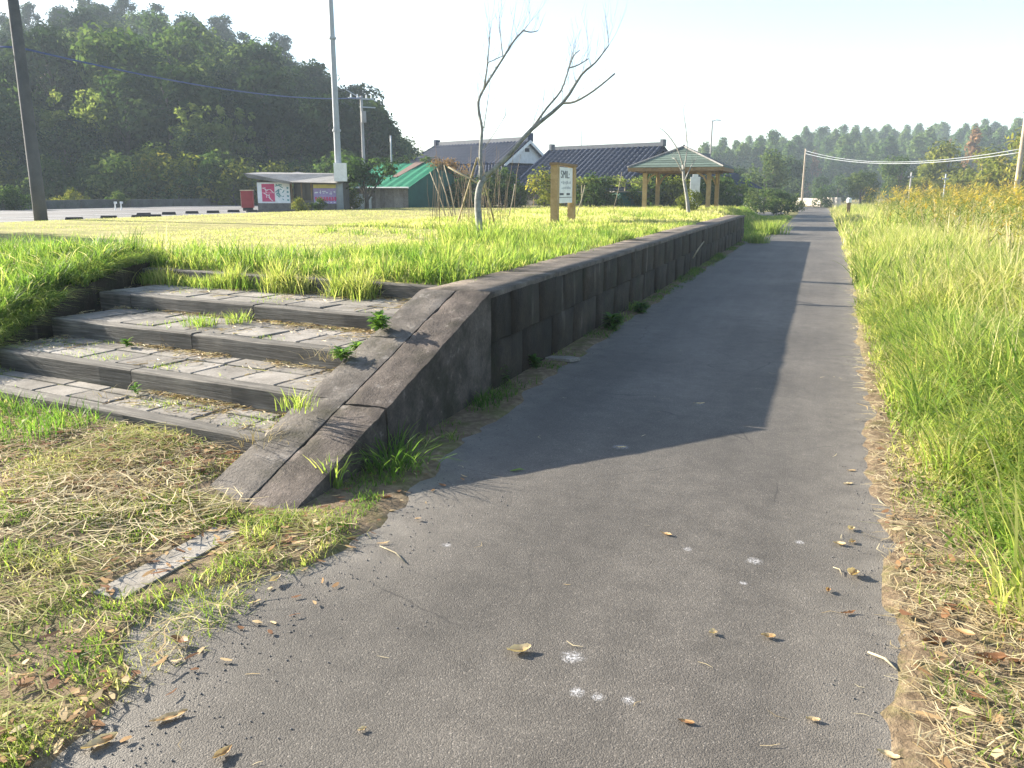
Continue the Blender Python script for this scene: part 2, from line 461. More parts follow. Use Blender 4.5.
# ------------------------------------------------------------------ terrain heights
TH = R(8)
WALLX, CAPX = -2.55, -3.17          # platform face and inner edge of its coping
PZ = 0.873                          # platform height
SV = [v * math.cos(TH) for v in (0.0, 0.53, 1.28, 2.11, 3.12)]
SZ = [0.18, 0.34, 0.50, 0.65, 0.80]
SUL = [3.7, 3.8, 4.0, 4.4, 5.0]
def SP(u, v, z):                    # stair frame to world
    return Vector((-3.2 - u * math.cos(TH) + v * math.sin(TH), 4.10 + u * math.sin(TH) + v * math.cos(TH), z))
def stair_uv(x, y):
    dx = -(x + 3.2); dy = y - 4.10
    return dx * math.cos(TH) + dy * math.sin(TH), -dx * math.sin(TH) + dy * math.cos(TH)
def wing_x(y):                      # inner line of the left wing wall
    return -6.70 - 0.30 * (y - 4.6)

def LE(y):                          # left and right rim of the asphalt
    return np.interp(y, [-3, 1.0, 1.57, 1.93, 2.33, 2.55, 2.74, 2.88, 3.02, 3.5, 4.0, 5.3, 6.9, 9, 14, 31, 34, 45, 70, 95, 106], [-1.9, -1.95, -2.08, -2.24, -2.46, -2.46, -2.38, -2.2, -2.06, -2.02, -2.13, -2.22, -2.28, -2.28, -2.36, -2.36, -1.8, -1.75, -1.6, -2.3, -4.0])
def RE(y):
    return np.interp(y, [-3, 2.4, 4, 5.2, 6.6, 10.4, 20, 30, 65, 95, 106], [.38, .39, .43, .44, .48, .57, .77, .82, .84, .8, .2])
def zG(x, y):
    x = np.asarray(x, float); y = np.asarray(y, float)
    u, v = stair_uv(x, y)
    # left, in front of the steps
    zf = 0.015 + 0.09 * sm((y - 1.2) / 2.4) * sm((-x - 2.75) / 1.2) + 0.03 * (vn(x, y, 0.5, 3) - 0.5) * sm((-x - 2.8) / 0.4)
    # platform top
    zp = 0.85 + 0.015 * (vn(x, y, 1.5, 4) - 0.5)
    zp = zp - 0.15 * sm((-x - 22.0) / 2.5)
    zp = zp - 0.05 * (1 - sm((v - SV[4] - .06) / .4)) * (x > wing_x(y) - .25) * (y < 10)
    # left bank beside the steps
    side = zf + (zp - zf) * sm((y - 3.8) / 4.0)
    left_of_wing = x < wing_x(y) - 0.25
    z_st = 0.0 + np.clip(v, 0, 3.0) * 0.19
    zl = np.where(left_of_wing, side, np.where(v < 0.02, zf, np.where(v < SV[4] + 0.06, z_st - 0.06, zp)))
    # ground behind, falling to the far path level
    fall = sm((y - 48) / 10.0) * sm((x + 16) / 5.0)
    zl = zl * (1 - fall)
    zl = zl - np.where(y > 50, 0.25 * sm((y - 50) / 12), 0) * (x < -14)
    # grassy slope past the end of the wall
    edge = np.where(y > 31.35, sm((-2.7 - x) / 1.6), 1.0)
    zl = zl * edge
    # right bank
    zr = -0.02 + 0.034 * sm((x - RE(y) + 0.09 + 0.13 * (vn(x, y, .16, 9) - .5) + .08 * (vn(x, y, .45, 10) - .5)) / 0.13) + 0.20 * sm((x - 0.9) / 1.8) + 0.30 * sm((x - 2.5) / 6.0)
    zr = zr * (1 - 0.6 * sm((y - 60) / 30))
    zc = -0.02 + 0 * x
    hid = (x > CAPX + 0.25)
    return np.where(x > 0.1, zr, np.where(hid, np.where((y > 31.35) & (x < -2.7), zl, zc + 0.036 * sm((LE(y) + 0.08 - x + 0.13 * (vn(x, y, .16, 7) - .5) + .08 * (vn(x, y, .4, 8) - .5)) / 0.13)), zl))

def lines(*segs):
    out = []
    for a, b, n in segs:
        out.append(np.linspace(a, b, n, endpoint=False))
    return np.concatenate(out + [np.array([segs[-1][1]])])
xs = lines((-2500, -300, 8), (-300, -60, 10), (-60, -30, 14), (-30, -9, 34), (-9, -3, 60), (-3, -1.9, 28), (-1.9, .2, 11), (.2, 1.0, 20), (1.0, 2, 8), (2, 12, 16), (12, 60, 12), (60, 300, 8), (300, 2500, 8))
ys = lines((-1500, -60, 6), (-60, -4, 10), (-4, 0, 10), (0, 9, 90), (9, 33, 60), (33, 62, 30), (62, 120, 20), (120, 400, 12), (400, 3500, 10))
X, Y = np.meshgrid(xs, ys)
Z = zG(X, Y)
idx = np.arange(X.size).reshape(X.shape)
F = np.stack([idx[:-1, :-1], idx[:-1, 1:], idx[1:, 1:], idx[1:, :-1]], -1).reshape(-1, 4)
lawn_mask = np.where(X < CAPX, sm((Y - 6.3) / 1.2), np.where(X > 0.5, 0.6 * np.maximum(sm((Y - 7) / 8), sm((X - 1.0) / .6)), 0.0))
lawn_mask = np.where((X < CAPX) & (Y > 45), 0.8, lawn_mask)
lawn_mask = np.where((X < -1.7) & (Y > 31.5), 0.8, lawn_mask)
lawn_mask = np.where(np.hypot(X, Y) > 140, 0.45, lawn_mask)
me = mesh_np('ground', np.stack([X, Y, Z], -1).reshape(-1, 3), F, GROUND, True, {'lawn': lawn_mask.ravel()})
tag(link('ground', me), kind='structure')

# ------------------------------------------------------------------ the path and roads
def sheet(name, rows, mat, edgew=0.3, nx=12):
    """rows: list of (y, xl, xr, z): a strip of surfacing with a ragged rim"""
    V = []; E = []
    for y, a, b, z in rows:
        for k in range(nx + 1):
            t = k / nx
            t = 0.5 - 0.5 * math.cos(math.pi * t)
            x = a + (b - a) * t
            V.append((x, y, z))
            d = min(x - a, b - x)
            E.append(max(0, 1 - d / edgew))
    n = nx + 1
    i = np.arange(len(rows) * n).reshape(len(rows), n)
    F = np.stack([i[:-1, :-1], i[:-1, 1:], i[1:, 1:], i[1:, :-1]], -1).reshape(-1, 4)
    return tag(link(name, mesh_np(name, V, F, mat, False, {'edge': E})), kind='structure')
rows = []
yy = np.concatenate([np.arange(-3, 8, 0.06), np.arange(8, 40, 0.4), np.arange(40, 106, 1.5)])
for y in yy:
    l = float(LE(y)); r = float(RE(y))
    l -= 0.14; r += 0.14              # the soil of the verges laps over the rim
    rows.append((y, l, r, 0.0))
sheet('asphalt_path', rows, ASPHALT, 0.55)
sheet('side_road', [(64 + 2 * k, -40, -1.6 + 0.3 * k * 0, 0.006) for k in range(7)], ROADGREY)
# the road and its lay-by beyond the lawn
rd = []
for y in np.arange(-20, 150, 4.0):
    rd.append((y, -43.0, -24.6 - 0.25 * (vn(y, 1, 3, 2)), 0.708))
sheet('car_road', rd, ROADGREY)
mk = MB()
for a, b, w in (((-30.6, 8), (-30.6, 60), .12), ((-36.8, 0), (-36.8, 90), .14), ((-42.4, 0), (-42.4, 90), .14)):
    mk.box(((a[0] + b[0]) / 2, (a[1] + b[1]) / 2, 0.7135), (w, b[1] - a[1], 0.002))
for k in range(10):
    mk.box((-27.9, 16 + 2.5 * k, 0.7135), (4.6, 0.1, 0.002))
tag(mk.build('road_markings', WHITE), kind='structure')

# ------------------------------------------------------------------ hills
def hill(name, base, top, back, nv=14):
    """base / top / back: polylines of world points with matching counts; the slope between them"""
    V = []
    nu = len(base)
    for i in range(nu):
        for k in range(nv + 1):
            t = k / nv
            if t < 0.7:
                s = t / 0.7
                p = base[i].lerp(top[i], s)
                p.z = base[i].z + (top[i].z - base[i].z) * (s ** 0.85)
            else:
                s = (t - 0.7) / 0.3
                p = top[i].lerp(back[i], s)
                p.z = top[i].z + (back[i].z - top[i].z) * (s ** 1.5)
            V.append(p)
    i = np.arange(nu * (nv + 1)).reshape(nu, nv + 1)
    F = np.stack([i[:-1, :-1], i[1:, :-1], i[1:, 1:], i[:-1, 1:]], -1).reshape(-1, 4)
    return tag(link(name, mesh_np(name, [tuple(v) for v in V], F, HILLSOIL, True)), kind='structure')
def hz_pt(px, dep, z):
    p = at(px, 192, dep); p.z = z
    return p
HL = [(-560, 30), (-380, 30), (-220, 29), (-100, 27), (0, 24.5), (60, 27), (110, 28), (160, 27), (200, 25), (240, 22.5), (300, 17.5), (340, 14.5), (380, 9.5), (415, 1.0), (440, -1.0)]
Lb = [hz_pt(p, 66 if p > -150 else 60, 0.4) for p, z in HL]
Lt = [hz_pt(p, 165, z) for p, z in HL]
Lk = [hz_pt(p, 260, -1) for p, z in HL]
hill('left_hill', Lb, Lt, Lk)
HR = [(640, -1), (700, 1.5), (740, 5.5), (800, 8.6), (860, 9.6), (920, 10.6), (980, 13.0), (1040, 15.0), (1150, 16), (1300, 16), (1500, 15)]
Rb = [hz_pt(p, 175, -0.4) for p, z in HR]
Rt = [hz_pt(p, 265, z) for p, z in HR]
Rk = [hz_pt(p, 380, -1) for p, z in HR]
hill('right_hill', Rb, Rt, Rk)
def on_hill(B, T, HP, px, s):
    ps = [h[0] for h in HP]
    j = max(0, min(len(ps) - 2, int(np.searchsorted(ps, px)) - 1))
    t = (px - ps[j]) / (ps[j + 1] - ps[j])
    b = B[j].lerp(B[j + 1], t); q = T[j].lerp(T[j + 1], t)
    p = b.lerp(q, s)
    p.z = b.z + (q.z - b.z) * (s ** 0.85)
    return p

# ------------------------------------------------------------------ the platform wall
from mathutils import noise as mnoise
def rough_block(name, dx, dy, dz, seed, amp, mat, nx=1, ny=3, nz=2):
    """a block of masonry: subdivided box with worn, uneven faces; origin at the low centre of its outer face (+x)"""
    pts = {}; V = []; Fq = []
    def vid(i, j, k):
        key = (i, j, k)
        if key not in pts:
            x = -dx + dx * i / nx; y = -dy / 2 + dy * j / ny; z = dz * k / nz
            e = sum((i in (0, nx), j in (0, ny), k in (0, nz)))
            q = mnoise.noise_vector(Vector((x * 3 + seed * 7.1, y * 3.3 + seed, z * 4)))
            a = amp
            p = Vector((x, y, z)) + q * a
            if e >= 2:
                c = Vector((-dx / 2, 0, dz / 2))
                p += (c - p).normalized() * amp * 0.45
            pts[key] = len(V); V.append(tuple(p))
        return pts[key]
    for j in range(ny):
        for k in range(nz):
            Fq.append((vid(nx, j, k), vid(nx, j + 1, k), vid(nx, j + 1, k + 1), vid(nx, j, k + 1)))
    for i in range(nx):
        for k in range(nz):
            Fq.append((vid(i, 0, k), vid(i + 1, 0, k), vid(i + 1, 0, k + 1), vid(i, 0, k + 1)))
            Fq.append((vid(i + 1, ny, k), vid(i, ny, k), vid(i, ny, k + 1), vid(i + 1, ny, k + 1)))
    for i in range(nx):
        for j in range(ny):
            Fq.append((vid(i, j, nz), vid(i + 1, j, nz), vid(i + 1, j + 1, nz), vid(i, j + 1, nz)))
    for j in range(ny):
        for k in range(nz):
            Fq.append((vid(0, j + 1, k), vid(0, j, k), vid(0, j, k + 1), vid(0, j + 1, k + 1)))
    return mesh_np(name, V, np.array(Fq), mat, False)

wall = empty('platform_wall', (WALLX, 6.4, 0))
tag(wall, 'long dark mossy stone wall of the old railway platform beside the path', 'wall')
Y0, Y1 = 6.42, 31.3
blk = [[rough_block('stone_block', 0.5, L, hgt, s + 10 * c, 0.013, STONE) for s in range(5)] for c, (L, hgt) in enumerate(((0.9, 0.45), (0.9, 0.396)))]
core = MB(); core.box((-0.33, (Y1 - Y0) / 2 + 0.02, 0.40), (0.5, Y1 - Y0 - 0.3, 0.82))
core.build('wall_core', DARK, wall)
random.seed(3)
for c, (z, hgt) in enumerate(((-0.02, 0.45), (0.438, 0.396))):
    y = Y0 + (0.0 if c == 0 else 0.0)
    first = True
    while y < Y1 - 0.05:
        L = random.uniform(0.72, 1.08)
        if first and c == 1: L = 0.5
        first = False
        if y + L > Y1 - 0.35: L = Y1 - y
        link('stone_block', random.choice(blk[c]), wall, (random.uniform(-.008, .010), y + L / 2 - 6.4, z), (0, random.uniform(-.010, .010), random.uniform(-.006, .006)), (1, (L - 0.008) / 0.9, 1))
        y += L
CAPTOP = weathered('worn_coping', (0.055, 0.045, 0.036), (0.19, 0.155, 0.125), 3.5, bscale=45, bstr=0.9, bdist=0.012, lichen=(0.28, 0.25, 0.21), moss=(0.04, 0.034, 0.018), var=0.12)
capm = [rough_block('coping_stone', 0.62, 1.8, 0.044, 40 + s, 0.008, CAPTOP, 3, 6, 1) for s in range(4)]
y = Y0
while y < Y1 - 0.05:
    L = random.uniform(1.5, 2.1)
    if y + L > Y1 - 0.7: L = Y1 - y
    link('coping_stone', random.choice(capm), wall, (random.uniform(-0.004, 0.010), y + L / 2 - 6.4, 0.832), (0, random.uniform(-.008, .008), 0), (1, (L - 0.01) / 1.8, 1))
    y += L

# sloping end of the platform beside the steps: two strips of coping with a long crack between
def ramp_z(y): return max(0.0, (y - 3.45) / (6.36 - 3.45) * 0.868)
def ramp_strip(x0, x1, ya, yb, seed, mat, dz=0.0, amp=0.016):
    ny = max(2, int((yb - ya) / 0.05)); nx = 7; nz = 5
    V = []; Fq = []
    ring = nx + 2 * nz + 1
    for j in range(ny + 1):
        y = ya + (yb - ya) * j / ny
        zt = ramp_z(y) + dz
        sec = [(x1, -0.12 + (zt + 0.12) * k / nz) for k in range(nz)] + [(x1 + (x0 - x1) * i / nx, zt) for i in range(nx + 1)] + [(x0, -0.12 + (zt + 0.12) * (nz - 1 - k) / nz) for k in range(nz)]
        for (x, z) in sec:
            q = mnoise.noise_vector(Vector((x * 6 + seed, y * 5, z * 6))) * amp * .5 + mnoise.noise_vector(Vector((x * 17, y * 17 + seed, z * 16))) * amp * 0.4
            edge_w = 0.006 if abs(z - zt) < 1e-6 and (x in (x0, x1)) else 0
            V.append((x + q.x + (0.5 * (x0 + x1) - x) * edge_w * 3, y + (q.y if 0 < j < ny else 0), z + q.z - edge_w))
    for j in range(ny):
        for k in range(ring - 1):
            a = j * ring + k
            Fq.append((a, a + 1, a + ring + 1, a + ring))
    e0 = list(range(ring)); e1 = [ny * ring + k for k in range(ring - 1, -1, -1)]
    me = bpy.data.meshes.new('coping_stone')
    me.from_pydata(V, [], [tuple(f) for f in Fq] + [tuple(e0), tuple(e1)])
    me.materials.append(mat); me.update()
    me.polygons.foreach_set('use_smooth', [True] * len(me.polygons)); me.set_sharp_from_angle(angle=R(38))
    return me
rampo = empty('platform_end_ramp', (-2.87, 3.5, 0))
tag(rampo, 'sloping concrete end of the platform running down beside the steps, cracked along its length', 'ramp')
def ramp_piece(*a, **k):
    o = link('coping_stone', ramp_strip(*a, **k), rampo)
    o.location = (2.87, -3.5, 0)
    return o
ramp_piece(-2.868, WALLX, 3.43, 4.55, 1, COPING)
ramp_piece(-2.866, WALLX + 0.004, 4.565, 6.40, 2, COPING, 0.004)
ramp_piece(-3.20, -2.878, 3.50, 4.60, 3, COPING_IN, 0.003, 0.012)
ramp_piece(-3.205, -2.877, 4.605, 5.5, 4, COPING_IN, 0.001, 0.012)
ramp_piece(-3.20, -2.876, 5.505, 6.40, 5, COPING_IN, 0.003, 0.012)

# ------------------------------------------------------------------ the steps
steps = empty('platform_steps', SP(0, 0, 0))
tag(steps, 'broad flight of weathered paved steps climbing to the platform lawn', 'steps')
inv = steps.matrix_world.copy()
def to_steps(o, loc, rz):
    o.location = Vector(loc) - steps.location
    o.rotation_euler = (0, 0, rz)
random.seed(8)
BD = 0.13
def u_start(v): return max(0.0, v * math.tan(TH)) - 0.02
for k in range(5):
    v, z = SV[k], SZ[k]
    u = u_start(v + BD * 0.5); ul = SUL[k]
    while u < ul - 0.05:
        L = random.uniform(1.55, 2.0)
        if u + L > ul - 0.5: L = ul - u
        bm = MB()
        # slightly worn beam: 4 segments with uneven top edge
        n = 5; hh = 0.20
        for i in range(n):
            pass
        V = []; Fq = []
        for i in range(n + 1):
            xx = -L / 2 + 0.004 + (L - 0.008) * i / n
            jz = random.uniform(-.004, .004); jy = random.uniform(-.004, .004)
            V += [(xx, jy, -hh), (xx, jy, -0.012 + jz), (xx, 0.012 + jy, jz), (xx, BD - 0.008, jz), (xx, BD, -0.01), (xx, BD, -hh)]
        for i in range(n):
            for q in range(5):
                a = i * 6 + q
                Fq.append((a, a + 6, a + 7, a + 1))
        me = bpy.data.meshes.new('riser_beam')
        me.from_pydata(V, [], Fq + [tuple(range(6)), tuple(n * 6 + q for q in range(5, -1, -1))])
        me.materials.append(BEAM); me.update()
        c = SP(u + L / 2, v, z + random.uniform(-.003, .003))
        o = link('riser_beam', me, steps)
        to_steps(o, c, math.pi - TH)
        o.rotation_euler = (0, 0, -TH)
        u += L
    # bed and slabs of the tread up to the next riser
    v0 = v + BD + 0.006
    v1 = SV[k + 1] - 0.004 if k < 4 else v + 0.5
    bed = MB()
    us = u_start(v0) - 0.02
    bed.hexa([SP(us, v0, z - .2) - steps.location, SP(ul, v0, z - .2) - steps.location, SP(ul, v1, z - .2) - steps.location, SP(us + (v1 - v0) * math.tan(TH), v1, z - .2) - steps.location,
              SP(us, v0, z - .014) - steps.location, SP(ul, v0, z - .014) - steps.location, SP(ul, v1, z - .010) - steps.location, SP(us + (v1 - v0) * math.tan(TH), v1, z - .010) - steps.location])
    bed.build('mossy_bed', MOSS, steps)
    if k == 4: continue
    depth = v1 - v0
    nr = 2 if depth < 0.75 else 3
    cuts = [0, 0.62, 1.0] if nr == 2 else [0, 0.37, 0.72, 1.0]
    for r in range(nr):
        va, vb = v0 + depth * cuts[r], v0 + depth * cuts[r + 1] - 0.014
        u = u_start(vb) + 0.004
        off = random.uniform(0.15, 0.5)
        while u < ul - 0.08:
            L = 0.44 + random.uniform(-.03, .03)
            if off: L, off = off, 0
            if u + L > ul - 0.15: L = ul - u
            sb = MB()
            cx, cyy = u + L / 2, (va + vb) / 2
            a, b_ = L / 2 - 0.012, (vb - va) / 2 - 0.006
            t = 0.05
            def J(): return random.uniform(-.006, .006)
            ring0 = [(-a + J(), -b_ + J()), (a + J(), -b_ + J()), (a + J(), b_ + J()), (-a + J(), b_ + J())]
            V = [(x, y_, -t) for x, y_ in ring0] + [(x, y_, -0.006) for x, y_ in ring0] + [(x * 0.965, y_ * 0.95, J() * 0.3) for x, y_ in ring0]
            Fq = [(3, 2, 1, 0), (8, 9, 10, 11)]
            for q in range(4):
                w = (q + 1) % 4
                Fq += [(q, w, w + 4, q + 4), (q + 4, w + 4, w + 8, q + 8)]
            # stair frame has u to the left: mirror so faces stay outward
            V = [(-x, y_, z_) for x, y_, z_ in V]
            Fq = [tuple(reversed(f)) for f in Fq]
            me = bpy.data.meshes.new('paving_slab')
            me.from_pydata(V, [], Fq); me.materials.append(SLAB); me.update()
            o = link('paving_slab', me, steps)
            o.location = SP(cx, cyy, z + 0.002 + random.uniform(-.005, .004)) - steps.location
            o.rotation_euler = (random.uniform(-.01, .01), random.uniform(-.008, .008), -TH)
            u += L + 0.004

wing = empty('step_wing_wall', (-6.9, 5.2, 0))
tag(wing, 'low dark sloping side wall at the left edge of the steps, half hidden in grass', 'wall')
ww = MB()
N = 10
pts = []
for i in range(N + 1):
    y = 3.6 + 4.7 * i / N
    x = wing_x(y); zt = max(.12, float(zG(x - .35, y)) + .012)
    pts.append((x, y, zt))
V = []; Fq = []
for i, (x, y, z) in enumerate(pts):
    j = random.uniform(-.012, .012)
    V += [(x + j, y, -0.1), (x + j, y, z), (x - 0.26, y, z + 0.02 + j), (x - 0.26, y, -0.1)]
for i in range(N):
    for q in range(3):
        a = i * 4 + q
        Fq.append((a, a + 4, a + 5, a + 1))
Fq += [(0, 1, 2, 3), tuple(N * 4 + q for q in (3, 2, 1, 0))]
V = [(x + 6.9, y - 5.2, z) for x, y, z in V]
me = bpy.data.meshes.new('coping'); me.from_pydata(V, [], Fq); me.materials.append(STONE); me.update()
link('coping', me, wing)

# flush kerb in front of the steps
kerb = empty('flush_kerb', (-2.72, 2.4, 0))
tag(kerb, 'flush pale concrete kerb half buried in straw at the foot of the ramp', 'kerb')
for ya, yb, zc in ((2.40, 3.16, -0.040), (1.62, 2.39, -0.055), (0.95, 1.61, -0.085)):
    kb = MB(); kb.box((0, (ya + yb) / 2 - 2.4, zc), (0.16, yb - ya - 0.008, 0.13), rz=random.uniform(-.02, .02), ry=random.uniform(-.02, .02))
    kb.build('kerb_stone', KERB, kerb)

# ------------------------------------------------------------------ grass builder
def strips(P, H, W, az, lean, tint, nseg=2, droop=0.0, tiptint=0.12):
    """blade strips; P (n,3) roots. returns V,F,tint"""
    n = len(P)
    d = np.stack([np.cos(az), np.sin(az), np.zeros(n)], -1)
    sa = az + np.pi / 2 + rng.uniform(-0.9, 0.9, n)
    s = np.stack([np.cos(sa), np.sin(sa), np.zeros(n)], -1)
    Vs = []; T = []
    m = 2 * nseg + 1
    for k in range(nseg + 1):
        t = k / nseg
        c = P + d * (lean * H * t ** 1.7)[:, None]
        c[:, 2] += H * (t - droop * t * t) * np.sqrt(np.clip(1 - 0.35 * (lean * t) ** 2, 0.2, 1))
        if k < nseg:
            w = W * (1 - 0.55 * t)
            Vs += [c - s * w[:, None] / 2, c + s * w[:, None] / 2]
            T += [tint + tiptint * (t - 0.5)] * 2
        else:
            Vs.append(c); T.append(tint + tiptint * 0.6)
    V = np.stack(Vs, 1).reshape(-1, 3); T = np.stack(T, 1).reshape(-1)
    b = (np.arange(n) * m)[:, None]
    Q = []
    for k in range(nseg - 1):
        Q.append(b + np.array([2 * k, 2 * k + 1, 2 * k + 3, 2 * k + 2]))
    Q = np.concatenate(Q) if Q else np.zeros((0, 4), int)
    Tr = b + np.array([2 * nseg - 2, 2 * nseg - 1, 2 * nseg])
    return V, Q, Tr, T
def strips_obj(name, parts, mat, kind='stuff'):
    V = []; Q = []; Tr = []; T = []; o = 0
    for v, q, t, c in parts:
        V.append(v); Q.append(q + o); Tr.append(t + o); T.append(c); o += len(v)
    me = mesh_np(name, np.concatenate(V), [np.concatenate(Q), np.concatenate(Tr)], mat, False, {'tint': np.clip(np.concatenate(T), 0, 1)})
    ob = link(name, me)
    if kind: tag(ob, kind=kind)
    return ob
def scatter(x0, x1, y0, y1, dens):
    n = int((x1 - x0) * (y1 - y0) * dens)
    return rng.uniform(x0, x1, n), rng.uniform(y0, y1, n)
def root(x, y, dz=-0.01):
    return np.stack([x, y, zG(x, y) + dz], -1)
def U(a, b, n): return rng.uniform(a, b, n)

def grass_set(x0, x1, y0, y1, dens, hfun, wid, tfun, keep=None, nseg=2, lean=(0.15, 0.8), gust=0.0):
    x, y = scatter(x0, x1, y0, y1, dens)
    if keep is not None:
        k = rng.random(len(x)) < keep(x, y)
        x, y = x[k], y[k]
    n = len(x)
    H = hfun(x, y) * U(0.55, 1.2, n)
    az = U(0, 2 * np.pi, n)
    return strips(root(x, y), H, wid * U(0.7, 1.3, n), az, U(*lean, n), tfun(x, y) + rng.normal(0, 0.13, n), nseg)

def clumps(cx, cy, nb, spread, h, w, tint, lean=(.1, .9), nseg=3, zf=None, droop=.08):
    """tussocks: nb blades fanning out of every centre"""
    n = len(cx); hh = np.repeat(h * U(.6, 1.25, n), nb); tt = np.repeat(tint + rng.normal(0, .12, n), nb)
    ox = rng.normal(0, 1, n * nb); oy = rng.normal(0, 1, n * nb)
    x = np.repeat(cx, nb) + ox * spread; y = np.repeat(cy, nb) + oy * spread
    az = np.arctan2(oy, ox) + rng.normal(0, .6, n * nb)
    z = zG(x, y) - .01 if zf is None else np.full(n * nb, zf)
    return strips(np.stack([x, y, z], -1), hh * U(.45, 1.1, n * nb), w * U(.7, 1.3, n * nb), az, U(*lean, n * nb), tt + rng.normal(0, .09, n * nb), nseg, droop)
# lush grass along the platform edge and above the steps
def lush(x, y):
    """1 where the grass was left long"""
    a = sm((x + 7.6 - 0.10 * (y - 8)) / 2.2)          # towards the platform edge
    b = sm((24 - y) / 8)
    c = sm((9.0 - y) / 1.4) * (x < -5)
    return np.clip(np.maximum(a * b, c) * (0.10 + 1.15 * vn(x, y, 0.8, 21)), 0, 1)
def behind_steps(x, y):
    u, v = stair_uv(x, y)
    ok = (v > SV[4] + 0.16) | (x < wing_x(y) - 0.3)
    return ok & (x < CAPX + 0.08 * (vn(y, 0 * y, .4, 5) - .3))
def h_plat(x, y):
    return (0.04 + 0.17 * lush(x, y) * (0.2 + 1.3 * vn(x, y, 0.4, 22) ** 1.5) + 0.07 * sm((9.0 - y) / 1.6) * (x < -3.6)) * (0.55 + 0.9 * vn(x, y, .22, 27))
def t_plat(x, y):
    return 0.80 - 0.26 * lush(x, y) + 0.34 * (vn(x, y, 0.7, 23) - 0.5) + 0.24 * (vn(x, y, .25, 29) - .5)
parts = []
parts.append(grass_set(-11, -3.1, 6.3, 12, 900, h_plat, 0.011, t_plat, lambda x, y: behind_steps(x, y) * (0.30 + 0.7 * lush(x, y)), 3))
parts.append(grass_set(-13, -3.1, 12, 18, 520, h_plat, 0.014, t_plat, lambda x, y: behind_steps(x, y) * (0.35 + 0.65 * lush(x, y)), 2))
parts.append(grass_set(-12, -3.1, 18, 31, 260, lambda x, y: 0.05 + 0.10 * vn(x, y, .8, 3) ** 1.5, 0.020, lambda x, y: 0.80 + 0.35 * (vn(x, y, 0.9, 23) - 0.5), lambda x, y: behind_steps(x, y), 2))
parts.append(grass_set(-5, -1.75, 31.4, 60, 130, lambda x, y: 0.12 + 0.16 * vn(x, y, .8, 3), 0.03, lambda x, y: 0.52 + 0.3 * (vn(x, y, 1.4, 23) - 0.5), lambda x, y: (x < np.interp(y, [31, 34, 60], [-2.3, -1.85, -1.75])) & (x > -3.3 - .05 * (y - 31)), 2))
parts.append(grass_set(-13, -2.9, 31, 47, 120, lambda x, y: 0.08 + 0.14 * vn(x, y, .8, 3), 0.03, lambda x, y: 0.78 + 0.3 * (vn(x, y, 1.4, 23) - 0.5), lambda x, y: (x < -3.3), 2))
# the fringe right at the lip of the top step and the coping
def fringe(x, y):
    u, v = stair_uv(x, y)
    return ((v > SV[4] + .10) & (v < SV[4] + 0.55)).astype(float)
parts.append(grass_set(-8.4, -3.15, 6.6, 9.2, 800, lambda x, y: 0.10 + 0.42 * vn(x, y, .3, 31) ** 1.6, 0.011, lambda x, y: 0.48 + 0.45 * (vn(x, y, .3, 33) - .5), lambda x, y: fringe(x, y) * (x < CAPX) * sm((vn(x, y, .35, 35) - .05) / .3), 3, (0.1, 1.2)))
x, y = scatter(-8.3, -3.25, 6.8, 9.5, 22); k = (behind_steps(x, y) > 0) & (rng.random(len(x)) < .25 + .75 * vn(x, y, .7, 36)); parts.append(clumps(x[k], y[k], 46, .06, .27, .010, .50))
x, y = scatter(-7.5, -3.2, 9.5, 17, 8); k = rng.random(len(x)) < vn(x, y, 1.0, 37) * sm((x + 7.5) / 2); parts.append(clumps(x[k], y[k], 40, .07, .24, .012, .56))
x, y = scatter(-3.45, -3.12, 6.6, 24, 16); k = rng.random(len(x)) < vn(x, y, .8, 38); parts.append(clumps(x[k], y[k], 40, .06, .17, .011, .52))
x, y = scatter(-10.5, -4, 14, 31, 2.2); k = rng.random(len(x)) < vn(x, y, 1.5, 39); parts.append(clumps(x[k], y[k], 36, .10, .20, .018, .60))
n = 5200
u = U(0.25, 5.0, n); v = SV[4] - .02 - np.abs(rng.normal(0, .10, n))
ok = (rng.random(n) < sm((vn(u, 0 * u, .42, 41) - .27) / .25)) & (u > v * math.tan(TH) + .05)
u, v = u[ok], v[ok]; n = len(u)
x = -3.2 - u * math.cos(TH) + v * math.sin(TH); y = 4.10 + u * math.sin(TH) + v * math.cos(TH)
hh = (.10 + .34 * vn(u, v, .3, 42) ** 1.3) * U(.5, 1.15, n)
parts.append(strips(np.stack([x, y, np.full(n, SZ[3] - .01)], -1), hh, U(.006, .012, n), U(0, 6.28, n), U(.1, .9, n), .62 + .4 * (vn(u, v, .3, 43) - .5) + rng.normal(0, .1, n), 3))
strips_obj('platform_grass', parts, GRASS)
# mown lawn
parts = [grass_set(-25, -8, 9.5, 24, 130, lambda x, y: 0.025 + 0.03 * vn(x, y, 1, 3), 0.012, lambda x, y: 0.82 + 0.26 * (vn(x, y, 2.0, 40) - .5) + .22 * (vn(x, y, .5, 44) - .5), lambda x, y: (behind_steps(x, y) & (x > -24.4)) * (.25 + .75 * sm((vn(x, y, .9, 45) - .3) / .3)), 1),
         grass_set(-25, -11, 24, 46, 60, lambda x, y: 0.03 + 0.03 * vn(x, y, 1, 3), 0.02, lambda x, y: 0.84 + 0.2 * (vn(x, y, 2.0, 40) - .5), lambda x, y: (x > -24.2), 1)]
strips_obj('mown_lawn_grass', parts, GRASS)
